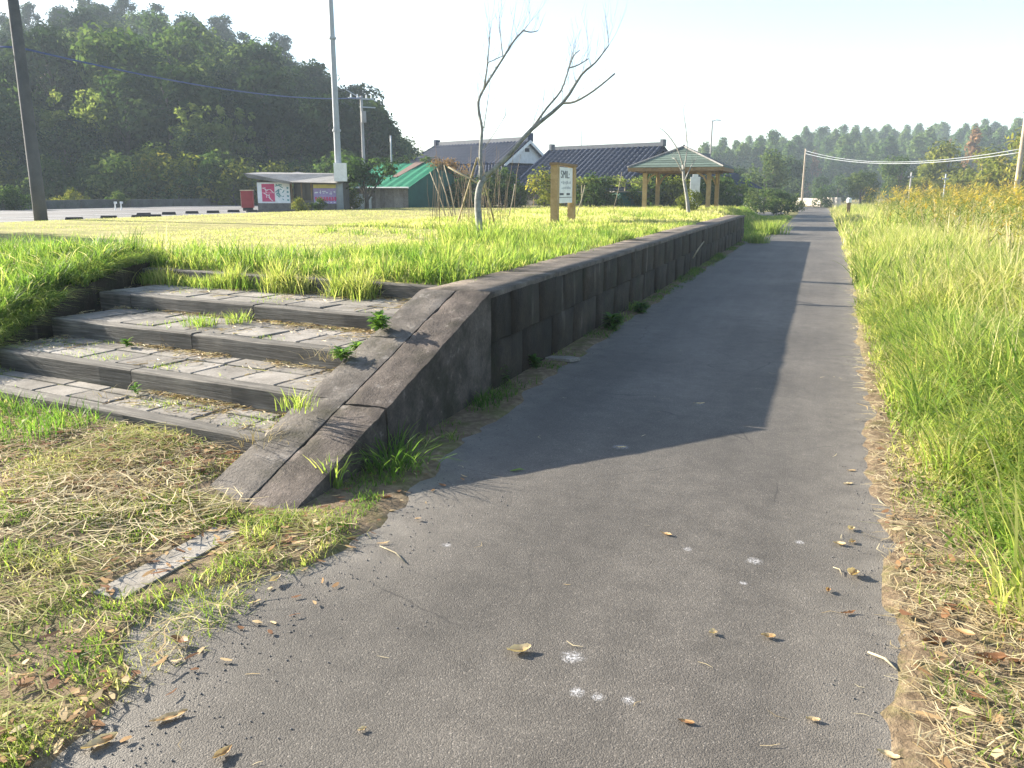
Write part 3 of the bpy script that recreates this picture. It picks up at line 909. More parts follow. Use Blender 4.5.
# overgrown bank left of the steps, with silvery nodding blades
def bankkeep(x, y): return ((x < wing_x(y) - 0.22) & (y > 3.6)).astype(float)
parts = [grass_set(-9.8, -6.4, 3.6, 8.2, 850, lambda x, y: 0.16 + 0.24 * vn(x, y, .5, 51), 0.012, lambda x, y: 0.30 + 0.3 * (vn(x, y, .5, 52) - .5), bankkeep, 3, (0.2, 0.9))]
parts.append(grass_set(-8.4, -6.5, 4.2, 8.3, 2600, lambda x, y: (.22 + .26 * vn(x, y, .35, 53)) * np.interp(y, [4.2, 5.5, 8.3], [.7, 1, .8]), 0.010, lambda x, y: 0.42 + 0.4 * (vn(x, y, .3, 54) - .5), lambda x, y: (np.abs(x - (wing_x(y) - .43)) < .22) * 1.0, 3, (.3, 1.4)))
# blades rooted along the top of the wing wall and hanging over it onto the steps
n = 3600; y = U(4.3, 8.2, n); y = y[rng.random(n) < sm((vn(y, 0 * y, .5, 57) - .18) / .3)]; n = len(y)
x = np.array([wing_x(q) for q in y]) - U(-.01, .24, n); zt = np.maximum(.12, zG(np.array([wing_x(q) for q in y]) - .35, y)) + .005
parts.append(strips(np.stack([x, y, zt], -1), U(.14, .36, n), U(.007, .012, n), U(-1.5, 1.0, n), U(.5, 1.6, n), U(.3, .75, n), 4, .45))
x, y = scatter(-9.0, -6.9, 5.2, 8.0, 60)
k = bankkeep(x, y) > 0
x, y = x[k], y[k]; n = len(x)
parts.append(strips(root(x, y), U(0.4, 0.62, n), U(.010, .017, n), U(-2.0, 0.6, n), U(0.7, 1.4, n), U(0.55, 1.1, n), 5, 0.35, 0.35))
strips_obj('overgrown_bank_grass', parts, GRASS)

# right hand bank: tall, lush, paler with distance
def rb_edge(y): return np.interp(y, [0, 2, 3.2, 4.5, 7, 12, 30, 70], [1.75, 1.36, 0.86, 0.60, 0.45, 0.46, 0.60, 0.70])
def rb_keep(x, y): return sm((x - rb_edge(y) + 0.45 * (vn(x, y, .45, 61) - .3)) / 0.45) * (0.45 + 0.75 * vn(x, y, .5, 64))
def rb_h(x, y): return (0.10 + 0.46 * sm((x - rb_edge(y)) / 1.0)) * (0.40 + 0.9 * vn(x, y, .6, 62)) * np.interp(y, [0, 3, 6, 12], [.55, .75, 1.0, 1.15])
def rb_t(x, y): return 0.62 + 0.46 * (vn(x, y, .8, 63) - .5) + 0.10 * sm((y - 6) / 12) + 0.14 * (1 - sm((x - rb_edge(y)) / .7))
parts = [grass_set(0.55, 5.0, 1.5, 6, 900, lambda x, y: rb_h(x, y) * 1.05, 0.017, lambda x, y: rb_t(x, y) - .06, rb_keep, 4, (0.4, 1.7)), grass_set(0.6, 7.0, 6, 14, 330, lambda x, y: rb_h(x, y) * 1.1, 0.022, lambda x, y: rb_t(x, y) - .04, rb_keep, 3, (0.3, 1.5)),
         grass_set(0.55, 5.0, 1.5, 6, 1700, rb_h, 0.009, rb_t, rb_keep, 4, (0.25, 1.1)),
         grass_set(0.5, 1.6, 1.5, 7, 900, lambda x, y: 0.03 + 0.07 * vn(x, y, .2, 67), 0.006, lambda x, y: 0.66 + 0.4 * (vn(x, y, .3, 68) - .5), lambda x, y: sm((vn(x, y, .28, 69) - .42) / .2) * (x > .5), 2, (.3, 1.2)),
         grass_set(0.6, 7.0, 6, 13, 1000, rb_h, 0.011, rb_t, rb_keep, 3, (0.2, 1.0)),
         grass_set(0.7, 12, 13, 28, 260, rb_h, 0.02, rb_t, rb_keep, 2, (0.2, 0.9)),
         grass_set(0.8, 26, 28, 75, 60, lambda x, y: 0.45 + 0.4 * vn(x, y, 1.5, 66), 0.045, rb_t, rb_keep, 2, (0.2, 0.9))]
x, y = scatter(.8, 6.5, 2.2, 13, 9); k = rng.random(len(x)) < sm((x - rb_edge(y) - .1) / .5) * (.3 + .7 * vn(x, y, .9, 76)); parts.append(clumps(x[k], y[k], 60, .07, .50, .013, .60, (.2, 1.3), 4, None, .15))
x, y = scatter(.9, 10, 13, 30, 3.5); k = rng.random(len(x)) < sm((x - rb_edge(y) - .1) / .5) * vn(x, y, 1.4, 77); parts.append(clumps(x[k], y[k], 44, .12, .58, .022, .64, (.2, 1.1), 3))
x, y = scatter(1.0, 7, 2.2, 14, 1.6); k = rng.random(len(x)) < sm((x - rb_edge(y) - .2) / .5); parts.append(clumps(x[k], y[k], 26, .06, .52, .010, .95, (.3, 1.4), 4, None, .15))
# seed stalks and dry stems in it
x, y = scatter(1.3, 9, 3, 26, 14); n = len(x)
parts.append(strips(root(x, y), U(0.6, 1.0, n), U(.006, .012, n), U(0, 6.3, n), U(0.1, 0.6, n), U(0.85, 1.0, n), 3, 0.1))
strips_obj('bank_grass', parts, GRASS)

# goldenrod and dry reed thicket on top of the bank
def thicket(n, xr, yr, hr, gold):
    """upright stems with small leaves and a feathery plume"""
    V = []; Q = []; T = []
    x = U(*xr, n); y = U(*yr, n)
    return x, y
parts = []
def goldpatch(x0, x1, y0, y1, dens, h0, h1, keep=None, scale=1.0, dry=0.12):
    x, y = scatter(x0, x1, y0, y1, dens)
    if keep is not None:
        k = rng.random(len(x)) < keep(x, y); x, y = x[k], y[k]
    n = len(x)
    if not n: return
    H = U(h0, h1, n); az = U(0, 6.28, n); le = U(0.02, 0.25, n)
    P = root(x, y)
    isdry = rng.random(n) < dry
    stemt = np.where(isdry, 0.55, 0.3)
    parts.append(strips(P, H, np.full(n, .014 * scale), az, le, stemt + U(-.1, .1, n), 2))
    d = np.stack([np.cos(az), np.sin(az), np.zeros(n)], -1)
    for q in range(9):                                   # leaves up the stem
        t = U(0.15, 0.85, n)
        c = P + d * (le * H * t ** 1.7)[:, None]; c[:, 2] += H * t
        parts.append(strips(c, U(.08, .2, n) * scale, U(.02, .035, n) * scale, U(0, 6.28, n), U(0.9, 2.2, n), stemt + U(-.15, .15, n), 1))
    g = ~isdry
    for q in range(11):                                  # plume
        t = U(0.82, 1.02, n)
        c = P + d * (le * H * t ** 1.7)[:, None]; c[:, 2] += H * t
        c = c[g]; m_ = len(c)
        if q >= 6: continue
        parts.append(strips(c, U(.06, .16, m_) * scale, U(.02, .05, m_) * scale, U(0, 6.28, m_), U(0.6, 2.5, m_), U(.62, 1.0, m_), 1))
gk = lambda x, y: sm((x - np.interp(y, [8, 16, 30, 60], [3.6, 3.0, 2.2, 2.2]) + 1.6 * (vn(x, y, 1.6, 71) - .5)) / 1.0) * (0.35 + 0.65 * vn(x, y, 1.1, 72))
goldpatch(3.4, 9, 9.5, 16, 8, 0.7, 1.2, gk, 1.0, .3)
goldpatch(2.2, 14, 16, 30, 9, 0.8, 1.5, gk, 1.2, .4)
goldpatch(2.0, 26, 30, 62, 6.5, 0.9, 1.75, gk, 1.35, .5)
strips_obj('goldenrod_thicket', parts, GOLD)
parts = []
for (x0, x1, y0, y1, dd, h0, h1, w) in ((2.6, 9, 8, 16, 26, .45, .95, .012), (2.6, 16, 16, 30, 9, .6, 1.3, .022), (2.4, 20, 30, 60, 3, .8, 1.5, .04)):
    x, y = scatter(x0, x1, y0, y1, dd); k = rng.random(len(x)) < sm((vn(x, y, 1.3, 75) - .35) / .3) * sm((x - 2.4) / 1.5); x, y = x[k], y[k]; n = len(x)
    parts.append(strips(root(x, y), U(h0, h1, n), U(.7, 1.3, n) * w, U(0, 6.28, n), U(.1, .7, n), U(.6, 1.0, n), 3, .1))
strips_obj('dry_reeds', parts, STRAW)

# foreground verge on the left: short tufts, straw and litter
def fk(x, y):
    u, v = stair_uv(x, y)
    return ((v < -0.03) & (x < -2.1) & ~((x > -3.25) & (y > 3.45)) & ~((np.abs(x + 2.72) < .09) & (y > 2.4) & (y < 3.2))).astype(float) * sm((vn(x, y, .33, 81) - .30) / .25)
parts = [grass_set(-6.5, -2.0, 0.6, 4.6, 3200, lambda x, y: 0.025 + 0.075 * vn(x, y, .25, 82) ** 1.5, 0.006, lambda x, y: 0.66 + 0.55 * (vn(x, y, .35, 83) - .5), fk, 2, (0.3, 1.3))]
# shaded longer grass at the foot of step one, far left
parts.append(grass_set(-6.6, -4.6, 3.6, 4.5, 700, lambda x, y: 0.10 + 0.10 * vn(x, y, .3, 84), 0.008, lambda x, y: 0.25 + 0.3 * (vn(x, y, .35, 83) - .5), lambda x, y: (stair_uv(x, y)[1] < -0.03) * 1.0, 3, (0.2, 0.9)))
# strip between kerb and asphalt and along the wall foot
parts.append(grass_set(-2.66, -1.95, 0.8, 5.4, 3400, lambda x, y: 0.025 + 0.065 * vn(x, y, .2, 86) ** 1.4, 0.006, lambda x, y: 0.52 + 0.55 * (vn(x, y, .22, 87) - .5), lambda x, y: sm((vn(x, y, .22, 88) - .25) / .3) * sm((LE(y) - .02 - x + .16 * (vn(x, y, .1, 85) - .5)) / .12) * ~((x > -3.25) & (x < -2.53) & (y > 3.45)), 2, (.3, 1.3)))
parts.append(grass_set(-2.95, -2.61, 0.8, 2.45, 1500, lambda x, y: 0.03 + 0.06 * vn(x, y, .2, 86), 0.006, lambda x, y: 0.62 + 0.5 * (vn(x, y, .22, 87) - .5), lambda x, y: .75 + 0 * x, 2, (.3, 1.5)))
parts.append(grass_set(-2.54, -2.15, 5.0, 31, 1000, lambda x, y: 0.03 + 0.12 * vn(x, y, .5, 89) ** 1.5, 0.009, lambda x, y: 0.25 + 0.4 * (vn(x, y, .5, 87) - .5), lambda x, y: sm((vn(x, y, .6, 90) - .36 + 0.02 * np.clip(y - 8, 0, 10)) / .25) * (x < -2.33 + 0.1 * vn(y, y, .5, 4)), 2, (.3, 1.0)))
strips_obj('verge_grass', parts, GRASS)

def litter(x, y, L, W, tint, zoff=(0.003, 0.02), curl=0.25):
    """flat strands or shreds lying on the ground: 2 quads each, a little curled"""
    n = len(x)
    az = U(0, 6.28, n); d = np.stack([np.cos(az), np.sin(az)], -1); s = np.stack([-np.sin(az), np.cos(az)], -1)
    V = []
    bend = U(-curl, curl, n)
    zb = np.maximum(zG(x, y), np.where((x > -2.3) & (x < .5), 0.0, -1)) + U(*zoff, n)
    tilt = U(-.15, .15, n)
    for k, t in enumerate((-1, 0, 1)):
        cx = x + d[:, 0] * L * t / 2 + s[:, 0] * bend * L * (t * t - .5)
        cyy = y + d[:, 1] * L * t / 2 + s[:, 1] * bend * L * (t * t - .5)
        zz = zb + np.abs(L) * (0.5 * tilt * t + 0.03) * 0.6
        zz = np.maximum(zz, zb)
        w = W * (1 if t == 0 else 0.45)
        V += [np.stack([cx - s[:, 0] * w / 2, cyy - s[:, 1] * w / 2, zz], -1), np.stack([cx + s[:, 0] * w / 2, cyy + s[:, 1] * w / 2, zz + w * U(-.3, .3, n)], -1)]
    V = np.stack(V, 1).reshape(-1, 3)
    b = (np.arange(n) * 6)[:, None]
    Q = np.concatenate([b + np.array([0, 2, 3, 1]), b + np.array([2, 4, 5, 3])])
    return V, Q, np.zeros((0, 3), int), np.repeat(tint, 6)
parts = []
def lit(x0, x1, y0, y1, dens, keep, Lr, Wr, tr, zoff=(0.003, 0.03), curl=.25):
    x, y = scatter(x0, x1, y0, y1, dens)
    k = rng.random(len(x)) < keep(x, y); x, y = x[k], y[k]; n = len(x)
    parts.append(litter(x, y, U(*Lr, n), U(*Wr, n), U(*tr, n), zoff, curl))
def in_front(x, y):
    u, v = stair_uv(x, y)
    return ((v < -0.03) & ~((x > -3.25) & (y > 3.45))).astype(float)
lit(-6.5, -2.15, 0.6, 4.4, 520, lambda x, y: in_front(x, y) * sm((vn(x, y, .45, 91) - .2) / .5) * (np.abs(x + 2.72) > .11), (.06, .24), (.003, .006), (0.35, 1.0), (.003, .04))
lit(-3.9, -2.8, 2.6, 3.6, 170, in_front, (.15, .4), (.005, .010), (0.7, 1.0), (0.02, .09), .5)
lit(-4.8, -3.3, 3.0, 4.1, 420, in_front, (.08, .28), (.003, .006), (0.3, 1.0), (0.01, .06))
rk = lambda x, y: sm((rb_edge(y) + .5 - x) / .5) * sm((x - np.interp(y, [0, 3, 7, 30], [.42, .46, .5, .8]) + .1) / .15) * (0.3 + 0.9 * vn(x, y, .3, 92))
lit(0.35, 2.6, 1.0, 6, 1500, rk, (.05, .16), (.003, .006), (0.45, 1.0))
lit(0.4, 1.8, 6, 24, 420, rk, (.06, .18), (.005, .011), (0.5, 1.0), (.004, .05))
lit(-2.4, .6, 1.2, 9, 5, lambda x, y: 0.3 + .7 * sm((x + .4) / .8), (.03, .09), (.002, .005), (.4, 1.0), (.002, .006))
strips_obj('straw_litter', parts, STRAW)
parts = []                                  # cut grass lying where the verge was mown
lit(-6.5, -2.2, 0.8, 4.2, 420, lambda x, y: in_front(x, y) * sm((vn(x, y, .5, 97) - .42) / .2) * (np.abs(x + 2.72) > .08), (.10, .34), (.004, .009), (.6, .98), (.01, .06), .5)
lit(-2.65, -1.95, 0.8, 3.4, 160, lambda x, y: (x < LE(y) + .02) * 1.0, (.06, .16), (.003, .006), (.6, 1.0), (.004, .03), .4)
strips_obj('cut_grass', parts, GRASS)
parts = []
# straw and dirt caught on the treads, thickest against the risers and the ramp
parts = []
for k in range(4):
    n = 1500
    u = U(0, SUL[k], n); v = SV[k] + BD + (SV[k + 1] - SV[k] - BD) * np.where(rng.random(n) < .6, 1 - np.abs(rng.normal(0, .12, n)), rng.random(n))
    ok = rng.random(n) < sm((vn(u, v, .45, 120 + k) - .42) / .25) + .7 * np.exp(-(u - v * math.tan(TH)) / .22)
    ok &= (u > v * math.tan(TH) + .02) & (v < SV[k + 1] - .01)
    u, v = u[ok], v[ok]; n = len(u)
    x = -3.2 - u * math.cos(TH) + v * math.sin(TH); y = 4.10 + u * math.sin(TH) + v * math.cos(TH)
    Vv, Q, Tr, T = litter(x, y, U(.03, .14, n), U(.003, .006, n), U(0.0, 1.0, n), (0.0, 0.0))
    zt = np.repeat(SZ[k] + .004 + U(0, .02, n), 6); Vv[:, 2] = zt + U(0, .008, len(zt))
    parts.append((Vv, Q, Tr, T))
strips_obj('step_litter', parts, STRAW)
parts = []
for k in range(4):                      # fine green growth in the joints
    n = 2200
    u = U(0, SUL[k], n); v = U(SV[k] + BD, SV[k + 1], n)
    ok = (rng.random(n) < sm((vn(u, v, .35, 130 + k) - .58) / .12)) & (u > v * math.tan(TH) + .03)
    u, v = u[ok], v[ok]; n = len(u)
    x = -3.2 - u * math.cos(TH) + v * math.sin(TH); y = 4.10 + u * math.sin(TH) + v * math.cos(TH)
    parts.append(strips(np.stack([x, y, np.full(n, SZ[k] - .01)], -1), U(.015, .05, n), U(.004, .007, n), U(0, 6.28, n), U(.3, 1.3, n), U(.35, .8, n), 2))
strips_obj('joint_moss_growth', parts, GRASS)
# loose grit along the margins of the asphalt
n = 5200
x = np.where(rng.random(n) < .6, -2.12 + np.abs(rng.normal(0, .28, n)), .52 - np.abs(rng.normal(0, .16, n))); y = 1.0 + 9 * rng.random(n) ** 1.6
x = np.where((x < 0) & (y > 4.6), x - .1, x)
sz = .0014 + .0045 * rng.random(n) ** 3
b6 = np.array([(1, 0, 0), (-1, 0, 0), (0, 1, 0), (0, -1, 0), (0, 0, .8), (0, 0, -.3)], float)
Vg = (b6[None] * sz[:, None, None] * U(.6, 1.3, n * 18).reshape(n, 6, 3)) + np.stack([x, y, sz * .3], -1)[:, None]
f8 = np.array([(0, 2, 4), (2, 1, 4), (1, 3, 4), (3, 0, 4), (2, 0, 5), (1, 2, 5), (3, 1, 5), (0, 3, 5)])
Fg = (np.arange(n) * 6)[:, None, None] + f8[None]
tag(link('loose_grit', mesh_np('loose_grit', Vg.reshape(-1, 3), Fg.reshape(-1, 3), ROADGREY)), kind='stuff')
parts = []
lit(-6.5, -2.1, 0.6, 4.4, 210, lambda x, y: in_front(x, y) * sm((vn(x, y, .4, 93) - .3) / .3), (.025, .08), (.012, .03), (0.1, 1.0), (.004, .04), .1)
lit(-4.9, -3.3, 3.2, 4.1, 160, in_front, (.03, .10), (.015, .035), (0.0, 0.5), (.004, .04), .1)
lit(0.45, 2.3, 1.0, 6, 130, rk, (.03, .09), (.015, .035), (0.15, 1.0), (.004, .03), .1)
lit(-2.5, -1.85, 0.8, 4.6, 55, lambda x, y: 0.8 + 0 * x, (.02, .065), (.008, .024), (0.1, 1.0), (.003, .015), .1)
strips_obj('leaf_litter', parts, DEADLEAF)

# ------------------------------------------------------------------ single fallen leaves on the path
def leaf_mesh(L, W, curl, seed, tint, twist=0.3, name='fallen_leaf'):
    rs = np.random.default_rng(seed)
    nu, nv_ = 9, 5
    V = []; T = []
    for i in range(nu):
        t = i / (nu - 1)
        w = W * (math.sin(math.pi * min(1, t * 0.93 + 0.05)) ** 0.8) * (1 + rs.uniform(-.12, .12))
        for j in range(nv_):
            s = j / (nv_ - 1) * 2 - 1
            xx = (t - .5) * L
            z = curl * L * (abs(t - .5) * 2) ** 2 * 0.55 + abs(s) ** 1.5 * w * 0.55 * curl * 2.2 + rs.uniform(-1, 1) * .0025
            z += twist * s * w * (t - .5)
            V.append((xx, s * w / 2, z)); T.append(tint + rs.uniform(-.07, .07) - (0.18 if j == 2 else 0) + 0.1 * s)
    V = np.array(V); V[:, 2] -= V[:, 2].min()
    V[:, 2] += .002
    i = np.arange(nu * nv_).reshape(nu, nv_)
    F = np.stack([i[:-1, :-1], i[1:, :-1], i[1:, 1:], i[:-1, 1:]], -1).reshape(-1, 4)
    return mesh_np(name, V, F, DEADLEAF, True, {'tint': np.clip(T, 0, 1)})
LEAVES = [  # px, py, length, width, curl, tint, angle, label
    (519, 652, .095, .050, .45, .95, 0.3, 'large pale curled leaf lying in the middle of the path, casting a long shadow'),
    (169, 719, .120, .035, .25, .80, 0.6, 'long tan leaf on the asphalt at the lower left, near the verge'),
    (223, 756, .075, .030, .45, .72, 1.1, 'folded brown leaf at the bottom edge of the photo, right of the long tan leaf'),
    (713, 634, .035, .030, .5, .95, 0.2, 'small round pale leaf beside the brown crumpled one on the path'),
    (768, 638, .055, .030, .5, .70, -.1, 'small crumpled brown leaf right of the round pale one on the path'),
    (666, 535, .065, .024, .3, .72, -.6, 'slim orange brown leaf lying alone on the path above its white spots'),
    (848, 484, .060, .022, .2, .98, 0.1, 'flat cream leaf on the right of the path, farther than the other pale leaves there'),
    (851, 471, .055, .020, .2, .80, 0.0, 'thin yellowish leaf just behind the flat cream leaf'),
    (851, 530, .050, .035, .5, .92, 0.8, 'pale curled leaf right on the path, rear one of three close together'),
    (839, 545, .060, .028, .4, .90, -.4, 'pale narrow leaf right on the path, left one of three close together'),
    (852, 543, .040, .028, .4, .78, 0.5, 'dull small leaf right on the path, front one of three close together'),
    (853, 576, .070, .050, .6, .85, 1.0, 'crumpled beige leaf near the right edge of the path'),
    (828, 592, .035, .020, .7, .55, 1.2, 'tiny upright brown leaf left of the crumpled beige leaf'),
    (848, 614, .070, .018, .3, .40, 0.3, 'thin dark brown leaf near the right edge of the path'),
    (686, 723, .055, .020, .3, .55, -.3, 'thin dull leaf on the path below the round pale leaf'),
    (813, 721, .045, .022, .3, .88, -.2, 'small cream leaf on the lower right of the path'),
    (888, 757, .065, .026, .4, .95, -.5, 'cream curled leaf at the bottom right edge of the asphalt'),
    (362, 731, .030, .018, .4, .95, .6, 'very small white leaf scrap on the path at the lower left of centre'),
    (621, 448, .070, .025, .2, .90, .0, 'pale flat leaf in the shadow of the platform near the shadow edge'),
    (699, 404, .090, .030, .2, .95, .0, 'greyish flat leaf in the middle of the platform shadow'),
    (934, 645, .095, .045, .55, .22, .1, 'dark brown arched leaf on the right verge'),
    (991, 657, .110, .045, .35, .30, .0, 'large reddish brown leaf at the right edge of the photo'),
    (962, 631, .090, .035, .3, .70, -.7, 'orange tan leaf lying on the straw of the right verge, behind the dark arched leaf'),
    (931, 694, .075, .040, .35, .75, .6, 'tan leaf standing on edge in the straw, in front of the dark arched leaf'),
    (911, 718, .070, .026, .3, .97, -.6, 'pale leaf where the asphalt meets the straw at the lower right'),
    (22, 500, .150, .060, .35, .42, .2, 'big orange brown leaf on the left verge near the steps'),
    (387, 357 + 143, .05, .03, .4, .35, .4, 'small dark leaf at the foot of the ramp'),
    (275, 583, .080, .032, .4, .90, 1.2, 'pale leaf among the litter by the end of the kerb'),
    (100, 745, .11, .05, .35, .9, .8, 'broad pale leaf in the litter at the lower left corner'),
    (180, 645, .09, .04, .4, .45, -.4, 'brown curled leaf on the asphalt margin left of centre'),
]
for i, (px, py, L, W, cu, tn, an, lb) in enumerate(LEAVES):
    p = gz(px, py, 0.0)
    zz = float(zG(p.x, p.y))
    if p.x < -2.5 or p.x > 0.62: p = gz(px, py, zz + .03); z = float(zG(p.x, p.y)) + 0.02
    else: z = 0.001
    if -2.5 <= p.x < -2.1 and p.y < 6: z = 0.012
    o = link('fallen_leaf', leaf_mesh(L, W, cu * .65, i, tn), None, (p.x, p.y, z), (0, 0, YAW * 0 + an + 0.3))
    tag(o, lb, 'leaf', 'fallen leaves on and beside the path')
p = gz(517, 471, 0)
g = MB()
o = link('fallen_leaf', mesh_np('green_leaf', leaf_mesh_v := np.array([(-.05, 0, .002), (-.02, -.012, .006), (.02, -.012, .012), (.05, 0, .006), (.02, .012, .014), (-.02, .012, .006)]), np.array([(0, 1, 5, 5)])[:, :3].tolist() and [np.array([(0, 1, 5), (3, 4, 2)]), np.array([(1, 2, 4, 5)])], WEED, True, {'tint': np.full(6, 1.0)}), None, (p.x, p.y, .001), (0, 0, .5))
tag(o, 'single green leaf on the asphalt at the edge of the platform shadow', 'leaf', 'fallen leaves on and beside the path')
# twigs
for (a, b, r, lb) in (((380, 546), (406, 563), .004, 'thin bent twig on the asphalt right of the ramp foot'), ((868, 652), (897, 670), .006, 'pale dry stick at the right edge of the asphalt'), ((833, 567), (842, 575), .003, 'short thin twig beside the crumpled beige leaf')):
    A, B = gz(*a, 0.006), gz(*b, 0.006)
    t = MB(); M_ = A.lerp(B, .5) + Vector((.01, .012, .004))
    t.tube([A - A, A.lerp(M_, .5) - A, M_ - A, B - A], [r * .6, r, r, r * .5], 5)
    o = t.build('twig', STRAWT if False else BAMBOOPOLE, None, True, loc=A)
    tag(o, lb, 'twig')
# flat pale slab of concrete by the wall and a stick on the wall
p = gz(563, 360, 0.01)
t = MB(); t.slab([(-.17, -.07, .03), (.10, -.09, .03), (.18, .02, .035), (.06, .09, .03), (-.14, .06, .025)], .03)
tag(t.build('concrete_chip', KERB, None, loc=(p.x, p.y, float(zG(p.x, p.y)) - .006)), 'flat pale piece of concrete lying at the foot of the platform wall', 'debris')
A = Vector((-2.53, 18.3, .30)); B = Vector((-2.40, 19.0, 0.62))
t = MB(); t.tube([(0, 0, 0), (B - A) * .5 + Vector((0, 0, .02)), B - A], [.016, .018, .012], 6)
tag(t.build('leaning_stick', BAMBOOPOLE, None, True, loc=A), 'pale broken stick leaning against the platform wall', 'stick')

# ------------------------------------------------------------------ weeds (each one a plant)
def broad_weed(n, r, h, seed, tint=.5, lw=.5):
    """a leafy rosette: stems with pointed leaves"""
    rs = np.random.default_rng(seed)
    V = []; F = []; T = []
    for i in range(n):
        az = rs.uniform(0, 6.28); L = r * rs.uniform(.5, 1.1); z0 = h * rs.uniform(0, .8); el = rs.uniform(.2, 1.1)
        d = np.array([math.cos(az), math.sin(az), 0]); s = np.array([-d[1], d[0], 0])
        base = d * r * .15 * rs.random() + np.array([0, 0, z0])
        b = len(V); w = L * lw * rs.uniform(.7, 1.1)
        for t, ww in ((0, .1), (.35, 1), (.7, .8)):
            c = base + d * L * t + np.array([0, 0, L * (el * t - .5 * t * t)])
            V += [c - s * w * ww / 2 + np.array([0, 0, .12 * w * ww]), c, c + s * w * ww / 2 + np.array([0, 0, .12 * w * ww])]
        V.append(base + d * L + np.array([0, 0, L * (el - .5)]))
        for k in range(2):
            q = b + 3 * k
            F += [(q, q + 3, q + 4), (q, q + 4, q + 1), (q + 1, q + 4, q + 5), (q + 1, q + 5, q + 2)]
        F += [(b + 6, b + 9, b + 7), (b + 7, b + 9, b + 8)]
        T += [min(1, max(0, tint + rs.uniform(-.3, .3)))] * 10
    return mesh_np('weed', np.array(V), np.array(F), WEED, False, {'tint': T})
def tuft(n, h, w, seed, tint, spread=.1, lean=(.2, 1.0), nseg=4, mat=None, droop=.15, name='grass_tuft'):
    x = rng.normal(0, spread, n); y = rng.normal(0, spread, n)
    az = np.arctan2(y, x) + rng.normal(0, .8, n)
    v, q, t, c = strips(np.stack([x, y, np.full(n, -.01)], -1), h * U(.5, 1.1, n), w * U(.7, 1.3, n), az, U(*lean, n), tint + rng.normal(0, .1, n), nseg, droop)
    return mesh_np(name, v, [q, t], mat or GRASS, False, {'tint': np.clip(c, 0, 1)})
def weed_at(me, p, name, label, cat, group=None, rz=0):
    return tag(link(name, me, None, p, (0, 0, rz)), label, cat, group)
weed_at(broad_weed(110, .10, .13, 1, .75, .42), gz(380, 330, .655), 'weed', 'leafy bright green weed against the inner edge of the ramp, below the top step', 'weed', 'weeds on the steps')
weed_at(broad_weed(80, .09, .07, 2, .8, .5), gz(342, 359, .505), 'weed', 'spreading pale green weed beside the ramp on the third step', 'weed', 'weeds on the steps')
weed_at(broad_weed(50, .07, .05, 22, .9, .5), gz(357, 349, .505), 'weed', 'yellow green weed lying against the ramp between two larger weeds', 'weed', 'weeds on the steps')
weed_at(broad_weed(50, .06, .08, 3, .7, .55), gz(128, 347, .345), 'weed', 'small broad leaved weed at the back of the second step, left of centre', 'weed', 'weeds on the steps')
weed_at(broad_weed(34, .05, .10, 4, .6, .5), gz(136, 394, .185), 'weed', 'little dark weed at the back of the lowest step', 'weed', 'weeds on the steps')
weed_at(tuft(130, .15, .007, 5, .52, .09), gz(200, 325, .505), 'grass_tuft', 'low grass clump at the back of the third step, left one of two', 'grass tuft', 'grass tufts on the steps')
weed_at(tuft(90, .16, .007, 6, .58, .06), gz(238, 322, .505), 'grass_tuft', 'small grass clump at the back of the third step, right one of two', 'grass tuft', 'grass tufts on the steps')
weed_at(tuft(60, .16, .008, 7, .68, .05), gz(297, 408, .345), 'grass_tuft', 'yellowish grass clump at the right end of the second step by the ramp', 'grass tuft', 'grass tufts on the steps')
weed_at(tuft(150, .30, .008, 8, .28, .09, (.4, 1.6)), gz(395, 468, 0.02), 'grass_tuft', 'large arching dark grass clump at the foot of the ramp on the path side', 'grass tuft')
weed_at(tuft(26, .26, .009, 9, .62, .025, (.1, .6)), gz(331, 487, 0.02), 'grass_tuft', 'thin upright yellow green grass clump beside the foot of the ramp', 'grass tuft')
weed_at(tuft(30, .13, .007, 19, .70, .04, (.2, .8)), gz(262, 538, 0.02), 'grass_tuft', 'small yellow green grass clump in front of the ramp foot', 'grass tuft')
weed_at(broad_weed(140, .11, .20, 10, .2, .5), gz(497, 385, 0.0), 'weed', 'dark bushy weed at the foot of the platform wall near the ramp', 'weed', 'weeds along the wall')
weed_at(broad_weed(90, .10, .15, 11, .25, .5), gz(533, 369, 0.0), 'weed', 'lower dark weed at the wall foot just before the concrete chip', 'weed', 'weeds along the wall')
weed_at(broad_weed(170, .14, .20, 12, .35, .5), gz(612, 330, 0.0), 'weed', 'broad green weed at the wall foot beyond the concrete chip', 'weed', 'weeds along the wall')
weed_at(broad_weed(110, .12, .15, 13, .35, .5), gz(640, 313, 0.0), 'weed', 'leafy weed at the wall foot, next after the broad green one', 'weed', 'weeds along the wall')
def feather(h, seed, tint):
    rs = np.random.default_rng(seed)
    V = []; F = []; T = []
    n = 90
    for i in range(n):
        t = i / n; az = i * 2.4; L = .11 * (1 - .6 * t) + .03
        c = np.array([.02 * math.sin(3 * t), .01, h * (.08 + .92 * t)])
        d = np.array([math.cos(az), math.sin(az), .55 + .5 * t]); s = np.array([-math.sin(az), math.cos(az), 0])
        b = len(V)
        V += [c, c + d * L * .5 - s * .011, c + d * L * .5 + s * .011, c + d * L]
        F += [(b, b + 1, b + 2), (b + 1, b + 3, b + 2)]
        T += [tint + rs.uniform(-.15, .15)] * 4
    return mesh_np('leafy_stem', np.array(V), np.array(F), WEED, False, {'tint': np.clip(T, 0, 1)})
